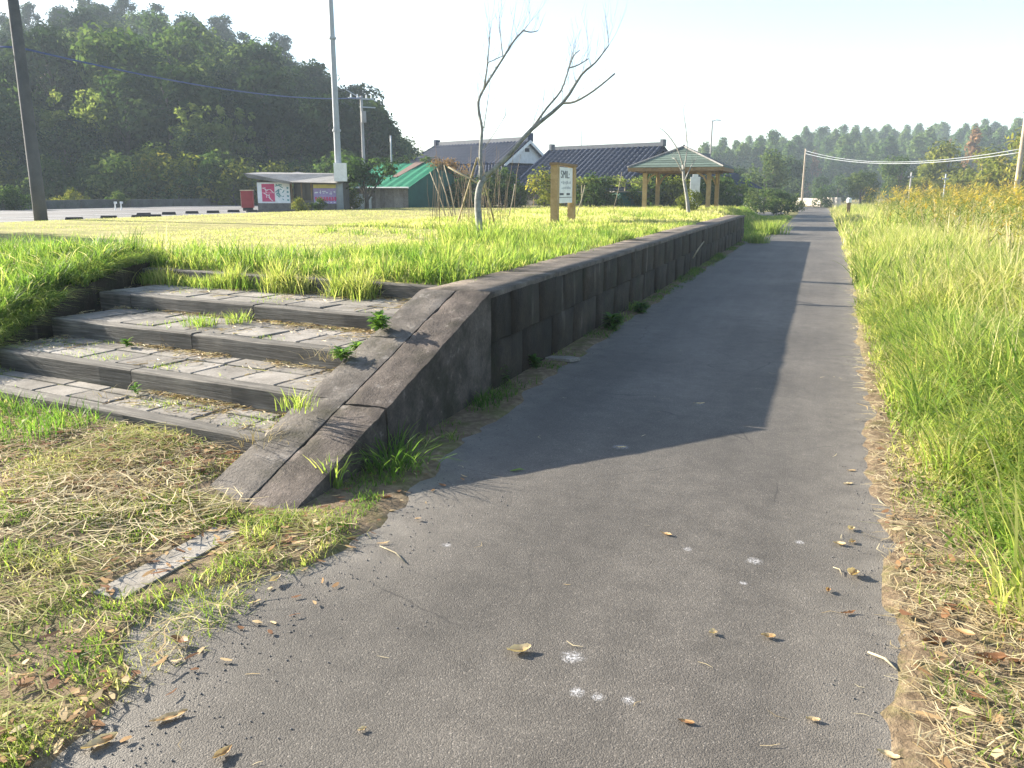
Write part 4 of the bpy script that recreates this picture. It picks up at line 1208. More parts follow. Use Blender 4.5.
for (px, py, z, h, lb) in ((27, 312, .5, .26, 'feathery upright young plant beside the left wing wall, tallest of its group'), (13, 322, .45, .22, 'feathery young plant at the left picture edge beside the wing wall'), (80, 290, .65, .22, 'feathery young plant at the top of the left wing wall')):
    q = gz(px, py, z)
    weed_at(feather(h, px, .85), (q.x, q.y, float(zG(q.x, q.y)) - .02 if q.x < wing_x(q.y) - .26 else z - .1), 'young_plant', lb, 'plant', 'feathery plants beside the wing wall')
# dry wisps on the steps
for i, (px, py, z, n, lb) in enumerate(((175, 345, .345, 30, 'dry straw wisp on the second step'), (330, 358, .505, 40, 'dry straw wisp beside the ramp on the third step'), (221, 324, .505, 26, 'dry brown wisp on the third step between two grass clumps'), (262, 440, .19, 46, 'dry straw wisp spilling over the right end of the lowest step'), (100, 395, .19, 12, 'thin dry stems at the back of the lowest step'))):
    weed_at(tuft(n, .16, .004, 30 + i, .6, .09, (.5, 1.8), 3, STRAW, .3, 'dry_wisp'), gz(px, py, z), 'dry_wisp', lb, 'dry grass', 'dry wisps on the steps')

# ------------------------------------------------------------------ trees
def leaf_quads(C, N, size, jitter=.6):
    """one bent leaf clump per centre: quads roughly facing N"""
    n = len(C)
    nrm = N + rng.normal(0, jitter, (n, 3)); nrm /= np.linalg.norm(nrm, axis=1)[:, None] + 1e-9
    a = np.cross(nrm, rng.normal(0, 1, (n, 3))); a /= np.linalg.norm(a, axis=1)[:, None] + 1e-9
    b = np.cross(nrm, a)
    s = (size * U(.6, 1.3, n))[:, None]
    V = np.stack([C - a * s * .5, C - b * s * .28 + nrm * s * .08, C + a * s * .6, C + b * s * .28 + nrm * s * .08], 1).reshape(-1, 3)
    F = (np.arange(n) * 4)[:, None] + np.array([0, 1, 2, 3])
    return V, F
def crown_mesh(name, blobs, per, size, mat, tint=(0, 1), flat_=1.0):
    """blobs: (x,y,z,r). leaves scattered through the outer part of each blob"""
    Vs = []; Fs = []; T = []; o = 0
    for (x, y, z, r) in blobs:
        n = max(6, int(per * r * r))
        d = rng.normal(0, 1, (n, 3)); d /= np.linalg.norm(d, axis=1)[:, None]
        rad = r * (rng.random(n) ** .45) * (0.8 + .45 * rng.random(n))
        C = np.array([x, y, z]) + d * rad[:, None] * np.array([1, 1, flat_])
        V, F = leaf_quads(C, d + np.array([0, 0, .5]), size)
        t0 = rng.uniform(*tint)
        Vs.append(V); Fs.append(F + o); o += len(V)
        T.append(np.repeat(np.clip(t0 * .6 + rng.uniform(*tint, n) * .4, 0, 1), 4))
    return mesh_np(name, np.concatenate(Vs), np.concatenate(Fs), mat, False, {'tint': np.concatenate(T)})
def limb_mesh(name, h, r0, mat, blobs, nl=5, top=.8):
    t = MB()
    pts = [(0, 0, -.3)]
    for k in range(1, 5):
        pts.append((random.uniform(-.04, .04) * h, random.uniform(-.04, .04) * h, h * top * k / 4))
    t.tube(pts, [r0 * 1.25, r0, r0 * .8, r0 * .6, r0 * .3], 7)
    for (x, y, z, r) in random.sample(list(blobs), min(nl, len(blobs))):
        k = random.choice((1, 2, 3))
        a = Vector(pts[k]); b = Vector((x, y, z))
        t.tube([a, a.lerp(b, .5) + Vector((0, 0, .06 * h)), b], [r0 * .45, r0 * .3, r0 * .12], 5)
    return t.mesh(name, mat, True)
def blobs_round(h, rad, n, z0=.35, seed=0):
    rs = random.Random(seed); out = []
    for i in range(n):
        a = rs.uniform(0, 6.28); t = rs.uniform(z0, .9)
        w = rad * math.sin(math.pi * min(1, max(.05, (t - z0 + .12) / (1.12 - z0)))) ** .7
        q = w * rs.uniform(.35, .95)
        out.append((q * math.cos(a), q * math.sin(a), h * t, rad * rs.uniform(.28, .48)))
    out.append((0, 0, h * .88, rad * .4))
    return out
def blobs_pine(h, rad, n, seed):
    rs = random.Random(seed); out = []
    for i in range(n):
        a = rs.uniform(0, 6.28); t = rs.choice((.62, .72, .82, .93))
        w = rad * (1.15 - t) / .55 * rs.uniform(.3, 1)
        out.append((w * math.cos(a), w * math.sin(a), h * t + rs.uniform(-.2, .2), rad * rs.uniform(.25, .42)))
    return out
def blobs_cone(h, rad, n, seed):
    rs = random.Random(seed); out = []
    for i in range(n):
        t = .12 + .85 * rs.random() ** 1.15; a = rs.uniform(0, 6.28)
        w = rad * (1.03 - t) / .8 * rs.uniform(.35, 1)
        out.append((w * math.cos(a), w * math.sin(a), h * t, rad * (.18 + .28 * (1.05 - t)) * rs.uniform(.8, 1.3)))
    return out
def blobs_bamboo(h, rad, n, seed):
    rs = random.Random(seed); out = []
    for i in range(n):
        a = rs.uniform(0, 6.28); q = rad * rs.uniform(0, .85); hh = h * rs.uniform(.78, 1.05)
        for k in range(4):
            t = .45 + .17 * k
            out.append((q * math.cos(a) * (1 + .25 * k * .3), q * math.sin(a) * (1 + .25 * k * .3), hh * t, rad * (.30 - .055 * k)))
    return out
def archetype(kind, seed):
    random.seed(seed)
    if kind == 'round': b = blobs_round(8, 3.0, 24, .3, seed); return (limb_mesh('trunk', 8, .22, BARK, b), crown_mesh('crown', b, 75, .50, FOL_DARK))
    if kind == 'mid': b = blobs_round(8, 3.2, 26, .22, seed); return (limb_mesh('trunk', 8, .22, BARK, b), crown_mesh('crown', b, 75, .48, FOL_MID))
    if kind == 'pine': b = blobs_pine(11, 3.0, 16, seed); return (limb_mesh('trunk', 11, .2, BARK, b, 8, .95), crown_mesh('crown', b, 110, .42, FOL_DARK, flat_=.8))
    if kind == 'cone': b = blobs_cone(12, 3.7, 50, seed); return (limb_mesh('trunk', 12, .18, BARK, b, 3, .95), crown_mesh('crown', b, 75, .6, FOL_CONIFER))
    if kind == 'bamboo': b = blobs_bamboo(9, 2.6, 20, seed); return (limb_mesh('trunk', 9, .08, BAMBOOPOLE, b, 6, .8), crown_mesh('crown', b, 150, .42, FOL_BAMBOO))
    if kind == 'yellow': b = blobs_round(6, 2.8, 24, .15, seed); return (limb_mesh('trunk', 6, .18, BARK, b), crown_mesh('crown', b, 85, .42, FOL_YELLOW))
    if kind == 'rust': b = blobs_cone(11, 2.1, 22, seed); return (limb_mesh('trunk', 11, .18, BARK, b, 3, .95), crown_mesh('crown', b, 110, .5, FOL_RUST))
    if kind == 'bush': b = blobs_round(2.2, 1.5, 16, .12, seed); return (limb_mesh('trunk', 2.2, .06, BARK, b, 4, .6), crown_mesh('crown', b, 260, .22, FOL_MID))
    if kind == 'ybush': b = blobs_round(2.2, 1.5, 16, .12, seed); return (limb_mesh('trunk', 2.2, .06, BARK, b, 4, .6), crown_mesh('crown', b, 260, .22, FOL_YELLOW))
KIND = {k: [archetype(k, 100 + 7 * i) for i in range(n)] for k, n in (('round', 4), ('mid', 4), ('pine', 3), ('cone', 4), ('bamboo', 2), ('yellow', 2), ('rust', 1), ('bush', 3), ('ybush', 2))}
NAMES = {'round': 'evergreen_tree', 'mid': 'broadleaf_tree', 'pine': 'pine_tree', 'cone': 'conifer_tree', 'bamboo': 'bamboo_clump', 'yellow': 'broadleaf_tree', 'rust': 'conifer_tree', 'bush': 'shrub', 'ybush': 'shrub'}
def tree(kind, p, scale, label, cat, group=None, sz=None):
    tr, cr = random.choice(KIND[kind])
    e = empty(NAMES[kind], p, random.uniform(0, 6.28))
    e.scale = (scale, scale, sz or scale * random.uniform(.92, 1.1))
    link('trunk', tr, e); link('crown', cr, e)
    return tag(e, label, cat, group)
random.seed(21)
# wooded hill on the left
LT = {'round': ('dark evergreen tree in the wood on the left hill', 'trees on the left hill'), 'mid': ('mid green broadleaf tree in the wood on the left hill', 'trees on the left hill'),
      'pine': ('flat topped pine standing above the wood on the left hill', 'pines on the left hill')}
cells = []
for s in np.linspace(0.10, 1.0, 9):
    dep = 66 + s * 99
    step = 4.3 * 820 / dep
    px = -150 + random.uniform(0, step)
    while px < 418:
        cells.append((px + random.uniform(-.3, .3) * step, s + random.uniform(-.05, .05)))
        px += step * random.uniform(.85, 1.15)
for px, s in cells:
    p = on_hill(Lb, Lt, HL, min(px, 436), min(1, max(.04, s)))
    if px > 380: sc = random.uniform(.55, .9)
    else: sc = random.uniform(.62, 1.3)
    k = random.choices(('round', 'mid') if s < .9 else ('round', 'pine'), (.72, .28))[0]
    if k == 'pine':
        tree('pine', p - Vector((0, 0, .3)), random.uniform(.7, .95), 'domed pine in the top rows of the left hill', 'tree', 'pines on the left hill'); continue
    where = ('at the foot' if s < .35 else 'halfway up' if s < .75 else 'near the top') + ' of the left hill, ' + ('outside the left edge' if px < 0 else 'left of the pole-side bamboo' if px < 90 else 'above the bamboo clumps' if px < 230 else 'above the stall' if px < 340 else 'at its right end')
    tree(k, p - Vector((0, 0, .3)), sc, {'round': 'dark evergreen ', 'mid': 'lighter green broadleaf '}[k] + where, 'tree', LT[k][1])
for px, sc in ((-30, 1.0), (28, .95), (50, .9), (78, .95), (108, 1.05), (122, .85), (142, 1.0), (172, .95), (196, .8), (232, 1.1), (252, .85), (289, 1.1), (276, .7), (318, .8), (352, .7), (385, .6), (214, .85)):
    tree('pine', on_hill(Lb, Lt, HL, px, .99) - Vector((0, 0, .3)), sc, LT['pine'][0], 'tree', LT['pine'][1])
# nearer trees at the foot of the hill
NEAR = [('mid', 8, 72, 1.05, 'broad green tree behind the road, partly hidden by the near pole'), ('bamboo', 58, 72, .95, 'yellowish bamboo clump behind the road right of the near pole'),
        ('mid', 70, 70, .75, 'low bushy tree left of the green tarpaulin behind the road'), ('bamboo', 95, 73, 1.0, 'tall yellowish bamboo clump above the green tarpaulin'),
        ('mid', 135, 76, 1.0, 'leafy tree with pale sprays right of the green tarpaulin'), ('round', 152, 84, 1.15, 'tall dark evergreen behind the leafy tree with pale sprays'),
        ('mid', 165, 70, .7, 'low green tree at the roadside, second left from the bamboo near the kiosk'), ('bamboo', 200, 71, 1.0, 'bright bamboo clump behind the road, left one of two'),
        ('bamboo', 228, 72, .95, 'bright bamboo clump behind the road, right one of two'), ('round', 190, 69, .72, 'dark low tree in front of the bright bamboo'),
        ('round', 252, 74, .72, 'dark tree directly behind the roadside kiosk'), ('mid', 285, 78, .6, 'round green tree behind the kiosk roof'),
        ('round', -40, 68, 1.1, 'dark evergreen at the left end of the roadside trees'), ('round', 25, 68, .7, 'dark low tree just left of the near pole'),
        ('mid', 322, 82, .55, 'green tree seen behind the tall steel pole'), ('mid', 108, 68, .6, 'low tree at the roadside right of the tarpaulin')]
for k, px, d, sc, lb in NEAR:
    p = at(px, 192, d); p.z = .4
    if d > 74: p.z = max(.4, on_hill(Lb, Lt, HL, px, (d - 66) / 99).z)
    tree(k, p, sc, lb, 'bamboo' if k == 'bamboo' else 'tree')
# the conifer wood on the right
CT = ('green conifer in the plantation on the far right hill', 'conifers on the right hill')
for s in np.linspace(0.0, 1.0, 7):
    dep = 175 + s * 90
    step = 3.2 * 820 / dep
    px = 690 + random.uniform(0, step) + (1 - s) * 10
    while px < 1075:
        p = on_hill(Rb, Rt, HR, px, min(1, max(.01, s + random.uniform(-.06, .06))))
        rust = (random.random() < .035)
        tree('rust' if rust else 'cone', p - Vector((0, 0, .3)), random.uniform(.65, 1.15), 'rusty brown conifer among the green ones on the far right hill' if rust else 'green conifer ' + ('in the front row' if s < .3 else 'in the middle rows' if s < .7 else 'on the skyline') + ' of the far right wood, ' + ('above the path end' if px < 845 else 'above the goldenrod' if px < 940 else 'toward the right edge'), 'tree', 'rusty conifers on the right hill' if rust else CT[1])
        px += step * random.uniform(.85, 1.15)
MID = [('yellow', 1015, 70, 1.05, 'yellowish broadleaf tree at the right picture edge behind the bank'), ('yellow', 980, 82, 1.0, 'yellowish broadleaf tree behind the bank, left of the one at the picture edge'),
       ('yellow', 945, 95, 1.1, 'green broadleaf tree behind the goldenrod on the right'), ('rust', 968, 130, 1.05, 'rusty brown tree standing above the yellowish trees on the right'),
       ('mid', 1045, 90, 1.15, 'tall green tree just outside the right picture edge'), ('mid', 862, 88, .50, 'round dark green tree beside the far end of the path'),
       ('mid', 900, 100, .75, 'low green tree behind the bank between two short poles'), ('mid', 765, 92, .72, 'bushy green tree left of the far path near the house end'),
       ('mid', 785, 118, .85, 'green tree behind the far white fence, left of the far pole'), ('bush', 838, 125, 1.9, 'green shrub behind the far white fence, right of the far pole'),
       ('mid', 738, 100, .6, 'green tree beyond the house roof behind the pavilion'), ('mid', 820, 130, .5, 'small green tree behind the middle of the far white fence'),
       ('yellow', 925, 80, .55, 'low yellow green tree behind the goldenrod')]
for k, px, d, sc, lb in MID:
    p = at(px, 192, d); p.z = -.1
    tree(k, p, sc, lb, 'shrub' if 'bush' in k else 'tree')
# off to the left, by the lawn: its shadow lies on the grass
tree('round', (-25.5, 12.2, .7), .68, 'dark evergreen tree left of the lawn, throwing its shadow onto the grass', 'tree')
for i in range(30):
    px = -60 + 17 * i + random.uniform(-6, 6)
    if px > 430: break
    d = random.uniform(62, 69); p = at(px, 192, d); p.z = .3
    tree(random.choice(('bush', 'bush', 'ybush')), p, random.uniform(1.1, 1.9), 'thick shrub in the undergrowth at the foot of the left hill', 'shrub', 'undergrowth shrubs at the hill foot')
# shrubs and bushes
SHR = [('bush', 15, 46, .60, .55, 'clipped green bush at the far left beside the road'), ('bush', -10, 47, .7, .55, 'green bush at the left picture edge beside the road'), ('ybush', 69, 53, .50, .6, 'brown and green rounded shrub on the low wall beyond the road'), ('ybush', 84, 53, .32, .6, 'small yellowish shrub right of the rounded shrub beyond the road'),
       ('bush', 115, 54, .45, .6, 'low green shrub on the wall above the white marker posts'), ('ybush', 52, 53, .3, .6, 'tiny green shrub just right of the near pole'),
       ('ybush', 353, 46, .5, .5, 'dry yellowish shrub between the white box and the shed'), ('ybush', 300, 39.5, .30, .6, 'bright weeds bush in front of the kiosk wall'), ('bush', 318, 39.5, .28, .6, 'green weeds bush in front of the purple banner'),
       ('bush', 520, 46, .55, .4, 'pale green shrub left of the sign in front of the house'), ('bush', 505, 47, .9, .4, 'shaded green bush under the low roof behind the leafless tree'), ('bush', 485, 46, .8, .4, 'dark green bush behind the leafless tree trunk'), ('bush', 466, 47, .8, .4, 'dark bush beside the shed behind the dry stalks'), ('ybush', 545, 44, .85, .3, 'yellow green bush directly behind the left sign post'), ('bush', 590, 45, .8, .4, 'dense green bush under the trellis right of the sign'),
       ('bush', 605, 45.5, .75, .4, 'dense green bush under the middle of the trellis'), ('bush', 655, 50, .95, .4, 'bright green bush under the pavilion, left side'), ('ybush', 672, 50, .9, .4, 'light green bush seen between the pavilion posts'), ('bush', 690, 52, 1.1, .3, 'dark bush behind the right half of the pavilion'), ('bush', 632, 46, .5, .4, 'round leafy bush at the right end of the trellis'),
       ('bush', 722, 55, 1.25, .3, 'dark overgrown bush right of the pavilion under the low roof'), ('bush', 706, 54, 1.1, .3, 'dark bush behind the right pavilion posts'),
       ('bush', 783, 62, .8, 0, 'low green bush where the side road joins the path'), ('bush', 765, 66, .9, 0, 'low green bush behind the side road, left of the junction'), ('bush', 795, 70, .6, 0, 'small bush by the path beyond the junction'), ('bush', 822, 92, .9, 0, 'bush in front of the far white fence'),
       ('ybush', 690, 36, .42, .85, 'grassy clump growing round the small leafless tree'), ('bush', 750, 72, 1.0, 0, 'green bush beside the side road')]
for k, px, d, sc, z, lb in SHR:
    p = at(px, 192, d); p.z = float(zG(p.x, p.y)) - .05 if z not in (.55,) else .6
    tree(k, p, sc, lb, 'shrub', None, sc * 1.0)

# ------------------------------------------------------------------ leafless tree with stakes
def px_path(pts, d0, d1, zoom=(400, 0, 3.2)):
    return [at(zoom[0] + X / zoom[2], zoom[1] + Y_ / zoom[2], d0 + (d1 - d0) * i / max(1, len(pts) - 1)) for i, (X, Y_) in enumerate(pts)]
TB = gz(481, 240, .86)
bt = empty('leafless_tree', TB)
tag(bt, 'bare forked young tree with two leaning leaders on the platform lawn', 'tree')
D0 = (TB - CC).dot(CF)
def smooth_pts(pts, n=3):
    out = []
    for i in range(len(pts) - 1):
        a, b = pts[i], pts[i + 1]
        p0 = pts[i - 1] if i else a - (b - a); p3 = pts[i + 2] if i + 2 < len(pts) else b + (b - a)
        for k in range(n):
            t = k / n
            out.append(0.5 * ((2 * a) + (b - p0) * t + (2 * p0 - 5 * a + 4 * b - p3) * t * t + (3 * a - p0 - 3 * b + p3) * t ** 3))
    out.append(pts[-1])
    return out
def limb(mb, pts, r0, r1, n=7):
    pts = smooth_pts(pts)
    k = len(pts)
    mb.tube([p - TB for p in pts], [r0 + (r1 - r0) * i / (k - 1) for i in range(k)], n)
    return pts
t = MB()
trunk = limb(t, [TB - Vector((0, 0, .1))] + px_path([(251, 690), (249, 640), (257, 592), (280, 560)], D0, D0 + .05), .066, .054)
t.build('trunk', BARK_GREY, bt, True)
random.seed(33)
def twigs(mb, path, n, L, r, up=.75, depth=1):
    for i in range(n):
        k = random.randint(len(path) // 3, len(path) - 1)
        a = path[k]
        dirn = (path[min(k + 1, len(path) - 1)] - path[max(k - 1, 0)]).normalized()
        v = (dirn * .5 + Vector((random.uniform(-.6, .6), random.uniform(-.6, .6), up))).normalized()
        LL = L * random.uniform(.5, 1.2)
        p = [a]
        for s in range(4):
            v = (v + Vector((random.uniform(-.18, .18), random.uniform(-.18, .18), .1))).normalized()
            p.append(p[-1] + v * LL / 4)
        mb.tube([q - TB for q in p], [r, r * .8, r * .65, r * .5, r * .3], 4)
        if depth > 0: twigs(mb, p, 2, LL * .55, r * .6, up, depth - 1)
BR = [([(258, 575), (258, 500), (258, 470), (262, 410), (250, 340), (265, 290), (330, 185), (365, 130), (397, 95)], 0, .4, .038, .014, 16, .75, 'leader'),
      ([(275, 565), (345, 500), (420, 415), (520, 330), (580, 240), (625, 200), (668, 145)], 0, -.5, .048, .010, 16, .8, 'leader'),
      ([(520, 330), (560, 325), (620, 290), (688, 235)], -.25, -.7, .022, .014, 2, .4, 'branch'),
      ([(420, 415), (470, 345), (515, 290), (540, 220), (555, 180), (575, 160)], -.15, .3, .024, .008, 7, .6, 'branch'),
      ([(543, 217), (570, 208), (603, 188)], .2, .35, .014, .009, 3, .5, 'branch'),
      ([(395, 98), (420, 103), (442, 98)], .4, .5, .013, .008, 2, .3, 'branch'),
      ([(270, 285), (280, 200), (288, 115)], .15, -.2, .017, .008, 5, .6, 'branch'),
      ([(330, 185), (323, 130), (318, 60)], .25, .45, .012, .006, 4, .5, 'branch'),
      ([(268, 410), (280, 330), (288, 270)], .05, .3, .010, .004, 3, .5, 'branch'),
      ([(282, 200), (305, 190), (330, 178)], -.1, .1, .009, .007, 1, .3, 'branch'),
      ([(265, 480), (300, 430), (338, 370)], .1, -.2, .008, .004, 2, .4, 'branch')]
for pts, d0, d1, r0, r1, nt_, tl, nm in BR:
    t = MB()
    pth = limb(t, px_path(pts, D0 + .02 + d0, D0 + d1), r0, r1, 6)
    twigs(t, pth, int(nt_ * 1.5), tl, .0040)
    t.build(nm, BARK_GREY, bt, True)
# stakes tied to it
for i, (a, b, lb) in enumerate((((477, 158), (457, 224), 'bamboo stake propping the leafless tree, the left leaning one'), ((478, 158), (498, 236), 'bamboo stake propping the leafless tree, the one leaning to the right'), ((448, 167), (488, 188), 'low slanting bamboo pole behind the leafless tree trunk'))):
    A, B = at(*a, D0 + (.1, -.1, .5)[i]), (gz(*b, .86) if i < 2 else at(*b, D0 + .4))
    t = MB(); t.tube([A - B, A.lerp(B, .5) - B, Vector((0, 0, -.02))], [.016, .018, .02], 6)
    if i == 2: pass
    tag(t.build('bamboo_stake', BAMBOOPOLE, None, True, loc=B), lb, 'stake', 'stakes at the leafless tree')
# dry tall stalks around and behind the tree
canes = []
for v in range(3):
    t = MB(); b = .12 * v
    t.tube([(0, 0, -.05), (b * .3, .02, .7), (b, .05, 1.45), (b * 1.6, .0, 2.0)], [.008, .007, .006, .003], 5)
    canes.append(t.mesh('dry_stalk', CANE, True))
random.seed(14)
for i in range(46):
    px = random.uniform(430, 514)
    D = random.uniform(19, 27)
    p = at(px, 200, D); p.z = float(zG(p.x, p.y))
    s = random.uniform(.55, 1.05)
    o = link('dry_stalk', random.choice(canes), None, p, (random.gauss(0, .07), random.gauss(-.05, .10), random.uniform(0, 6.28)), (s, s, s))
    tag(o, 'tall dry leafless stalk standing in the grass behind the bare forked tree', 'stalk', 'dry stalks behind the bare tree')
for i, (a, b, D, lb) in enumerate((((430, 172), (446, 214), 30, 'long pale cane leaning in front of the shed, left one'), ((437, 168), (452, 212), 29.5, 'long pale cane leaning in front of the shed, middle one'), ((444, 165), (456, 212), 29, 'long pale cane leaning in front of the shed, right one'), ((515, 184), (508, 212), 27, 'short pale pole leaning between the tree and the sign'), ((585, 185), (576, 214), 30, 'pale stick leaning right of the sign'), ((622, 172), (613, 205), 38, 'pale curved pole leaning under the right of the trellis'))):
    A = at(*a, D); B = at(*b, D - .3); B.z = float(zG(B.x, B.y))
    t = MB(); t.tube([Vector((0, 0, -.03)), (A - B) * .5 + Vector((.03, 0, 0)), A - B], [.020, .019, .014], 6)
    tag(t.build('leaning_cane', BAMBOOPOLE, None, True, loc=B), lb, 'cane', 'leaning canes')
weed_at(tuft(620, .50, .013, 61, .55, .42, (.1, .8), 3), TB + Vector((.1, -.1, -.02)), 'grass_tuft', 'thick tall grass clump round the foot of the leafless tree', 'grass tuft')

for px, py, n_, h_, lb in ((769, 234, 600, .70, 'bright grassy clump between the path and the side road'), (757, 243, 300, .45, 'lower grass clump at the far end of the platform wall')):
    q = gz(px, py, 0)
    weed_at(tuft(n_, h_, .02, int(px), .58, .27 if n_ > 400 else .18, (.1, .7), 3), (q.x, q.y, float(zG(q.x, q.y))), 'grass_tuft', lb, 'grass tuft')
# small leafless tree by the pavilion
sp = gz(689, 214, .86)
s2 = empty('leafless_tree', sp)
tag(s2, 'small pale leafless tree in front of the pavilion', 'tree')
Ds = (sp - CC).dot(CF)
TB2, TB = TB, sp
t = MB()
pa = limb(t, [sp - Vector((0, 0, .1))] + [at(x, y, Ds) for x, y in ((687, 198), (684, 180), (683, 165))], .075, .05); t.build('trunk', BARK_PALE, s2, True)
for pts in (((683, 166), (678, 150), (668, 135), (660, 128)), ((684, 170), (687, 150), (686, 130), (683, 108)), ((685, 180), (692, 165), (697, 158)), ((684, 175), (676, 160), (672, 158))):
    t = MB(); pth = limb(t, [at(x, y, Ds + random.uniform(-.2, .2)) for x, y in pts], .032, .009, 5); twigs(t, pth, 5, .8, .007); t.build('branch', BARK_PALE, s2, True)
TB = TB2

# ------------------------------------------------------------------ station sign
sg = empty('station_sign', (-7.05, 23.5, .84))
tag(sg, 'white notice board with faded lettering between two square timber posts', 'sign')
for yy_ in (-.85, .85):
    t = MB(); t.box((0, yy_, .78), (.2, .2, 1.62)); t.build('post', TIMBER, sg)
t = MB(); t.box((0, 0, 1.625), (.24, 2.0, .07)); t.build('cap_rail', TIMBER_D, sg)
t = MB(); t.box((.03, 0, 1.05), (.05, 1.42, 1.0)); bd = t.build('board', BOARDW, sg)
def text_mesh(body, size, mat, name='lettering', sx=1.0):
    cu = bpy.data.curves.new(name, 'FONT'); cu.body = body; cu.size = size; cu.align_x = 'CENTER'; cu.align_y = 'CENTER'; cu.extrude = .002
    ob = bpy.data.objects.new(name, cu); col.objects.link(ob)
    dg = bpy.context.evaluated_depsgraph_get()
    me = bpy.data.meshes.new_from_object(ob.evaluated_get(dg))
    bpy.data.objects.remove(ob); bpy.data.curves.remove(cu)
    me.materials.clear(); me.materials.append(mat)
    return me
tm = text_mesh('SMIL:', .30, INK)
link('lettering', tm, bd, (.06, -.05, 1.34), (math.pi / 2, 0, math.pi / 2), (1.35, 1, 1))
t = MB()
random.seed(2)
for z, y0, y1, h in ((1.12, -.45, .5, .12), (.97, -.4, .45, .08)):
    y = y0
    while y < y1:
        w = random.uniform(.05, .12); t.box((.057, y + w / 2, z + random.uniform(-.01, .01)), (.004, w * .7, h * random.uniform(.3, 1))); y += w * 1.3
t.build('faded_lettering', INKPALE, bd)
t = MB()
for y, w in ((-.38, .38), (.28, .34)): t.box((.057, y, .80), (.004, w, .06))
t.box((.057, 0, .71), (.004, 1.3, .018)); t.build('lettering', INK, bd)

# ------------------------------------------------------------------ pavilion
pv = empty('pavilion', (-6.7, 43.2, .8))
tag(pv, 'open timber pavilion with a green shingled hip roof at the far end of the platform', 'pavilion')
PX, PY = 1.55, 1.75
for sx in (-1, 1):
    for sy in (-1, 1):
        t = MB(); t.box((sx * PX, sy * PY, .95), (.2, .2, 2.0)); t.build('post', TIMBER, pv)
        t = MB()
        for dx, dy in ((-sx, 0), (0, -sy)):
            t.tube([(sx * PX + dx * .06, sy * PY + dy * .06, 1.25), (sx * PX + dx * .25, sy * PY + dy * .25, 1.62), (sx * PX + dx * .62, sy * PY + dy * .62, 1.86)], .055, 6)
        t.build('brace', TIMBER, pv, True)
EX, EY, EZ, AZ = 2.25, 2.45, 1.98, 3.08
for sx in (-1, 1):
    t = MB(); t.box((sx * PX, 0, 1.88), (.14, 2 * PY + .5, .16)); t.build('beam', TIMBER_D, pv)
for sy in (-1, 1):
    t = MB(); t.box((0, sy * PY, 1.885), (2 * PX + .5, .142, .15)); t.build('beam', TIMBER_D, pv)
t = MB()
for sx in (-1, 1): t.box((sx * EX, 0, EZ - .02), (.05, 2 * EY - .06, .16))
for sy in (-1, 1): t.box((0, sy * EY, EZ - .022), (2 * EX + .05, .05, .156))
t.build('fascia', TIMBER_D, pv)
rf = MB()
cs = [(-EX - .03, -EY - .03, EZ + .06), (EX + .03, -EY - .03, EZ + .06), (EX + .03, EY + .03, EZ + .06), (-EX - .03, EY + .03, EZ + .06)]
for i in range(4): rf.slab([cs[i], cs[(i + 1) % 4], (0, 0, AZ)], .05)
ro = rf.build('roof', TIMBER_D, pv)
sh = [MB() for _ in range(1)]
for i in range(4):
    A, B, T = Vector(cs[i]), Vector(cs[(i + 1) % 4]), Vector((0, 0, AZ))
    n = (B - A).cross(T - A).normalized()
    NR = 9
    for r in range(NR):
        a0, b0 = A.lerp(T, r / NR), B.lerp(T, r / NR)
        a1, b1 = A.lerp(T, (r + 1.15) / NR if r < NR - 1 else 1), B.lerp(T, (r + 1.15) / NR if r < NR - 1 else 1)
        t = MB()
        off = n * .028
        t.slab([a0 + off, b0 + off, b1 + n * .008, a1 + n * .008] if r < NR - 1 else [a0 + off, b0 + off, T + n * .01], .018)
        t.build('shingle_course', SHINGLE, ro)
t = MB()
for i in range(4):
    t.tube([Vector(cs[i]) + Vector((0, 0, .04)), Vector((0, 0, AZ + .05))], .05, 5)
t.tube([(0, 0, AZ), (0, 0, AZ + .14)], [.1, .05], 6)
t.build('hip_ridge', ROOFGREY, ro)
# seat of people's height: white banner hung between pavilion posts in the background
p = at(694, 207, 47); p.z = float(zG(p.x, p.y))
t = MB(); t.box((0, 0, .85), (.55, .05, 1.7), rz=.25); t.box((0, 0, 1.78), (.3, .05, .16), rz=.25)
tag(t.build('white_panel', WHITE, None, loc=p), 'narrow white panel standing upright behind the pavilion', 'panel')

# ------------------------------------------------------------------ houses
def tiled_slope(parent, a, b, c, d, name='roof_tiles', pitch=.32, courses=14, mat=TILE, amp=.07):
    """a-b eave (left to right), d-c ridge: rows of barrel tiles stepping down in courses"""
    a, b, c, d = map(Vector, (a, b, c, d))
    n = (b - a).cross(d - a).normalized()
    W = (b - a).length
    nu = max(8, int(W / pitch) * 4)
    V = []; F = []
    rows = []
    for r in range(courses):
        rows += [(r / courses, .035), ((r + 1) / courses, 0.0)]
    for (t, lift) in rows:
        L, Rr = a.lerp(d, t), b.lerp(c, t)
        for i in range(nu + 1):
            s = i / nu
            u = s * W / pitch * 2 * math.pi
            h = amp * max(-.35, math.cos(u)) + lift
            V.append(tuple(L.lerp(Rr, s) + n * (h + .05)))
    k = nu + 1
    for r in range(len(rows) - 1):
        for i in range(nu):
            F.append((r * k + i, r * k + i + 1, (r + 1) * k + i + 1, (r + 1) * k + i))
    o = link(name, mesh_np(name, V, np.array(F), mat, False), parent)
    o['kind'] = 'stuff'
    return o
def frame_at(P, Q):
    """local frame: x along P->Q on the ground"""
    d = Q - P; return math.atan2(d.y, d.x)

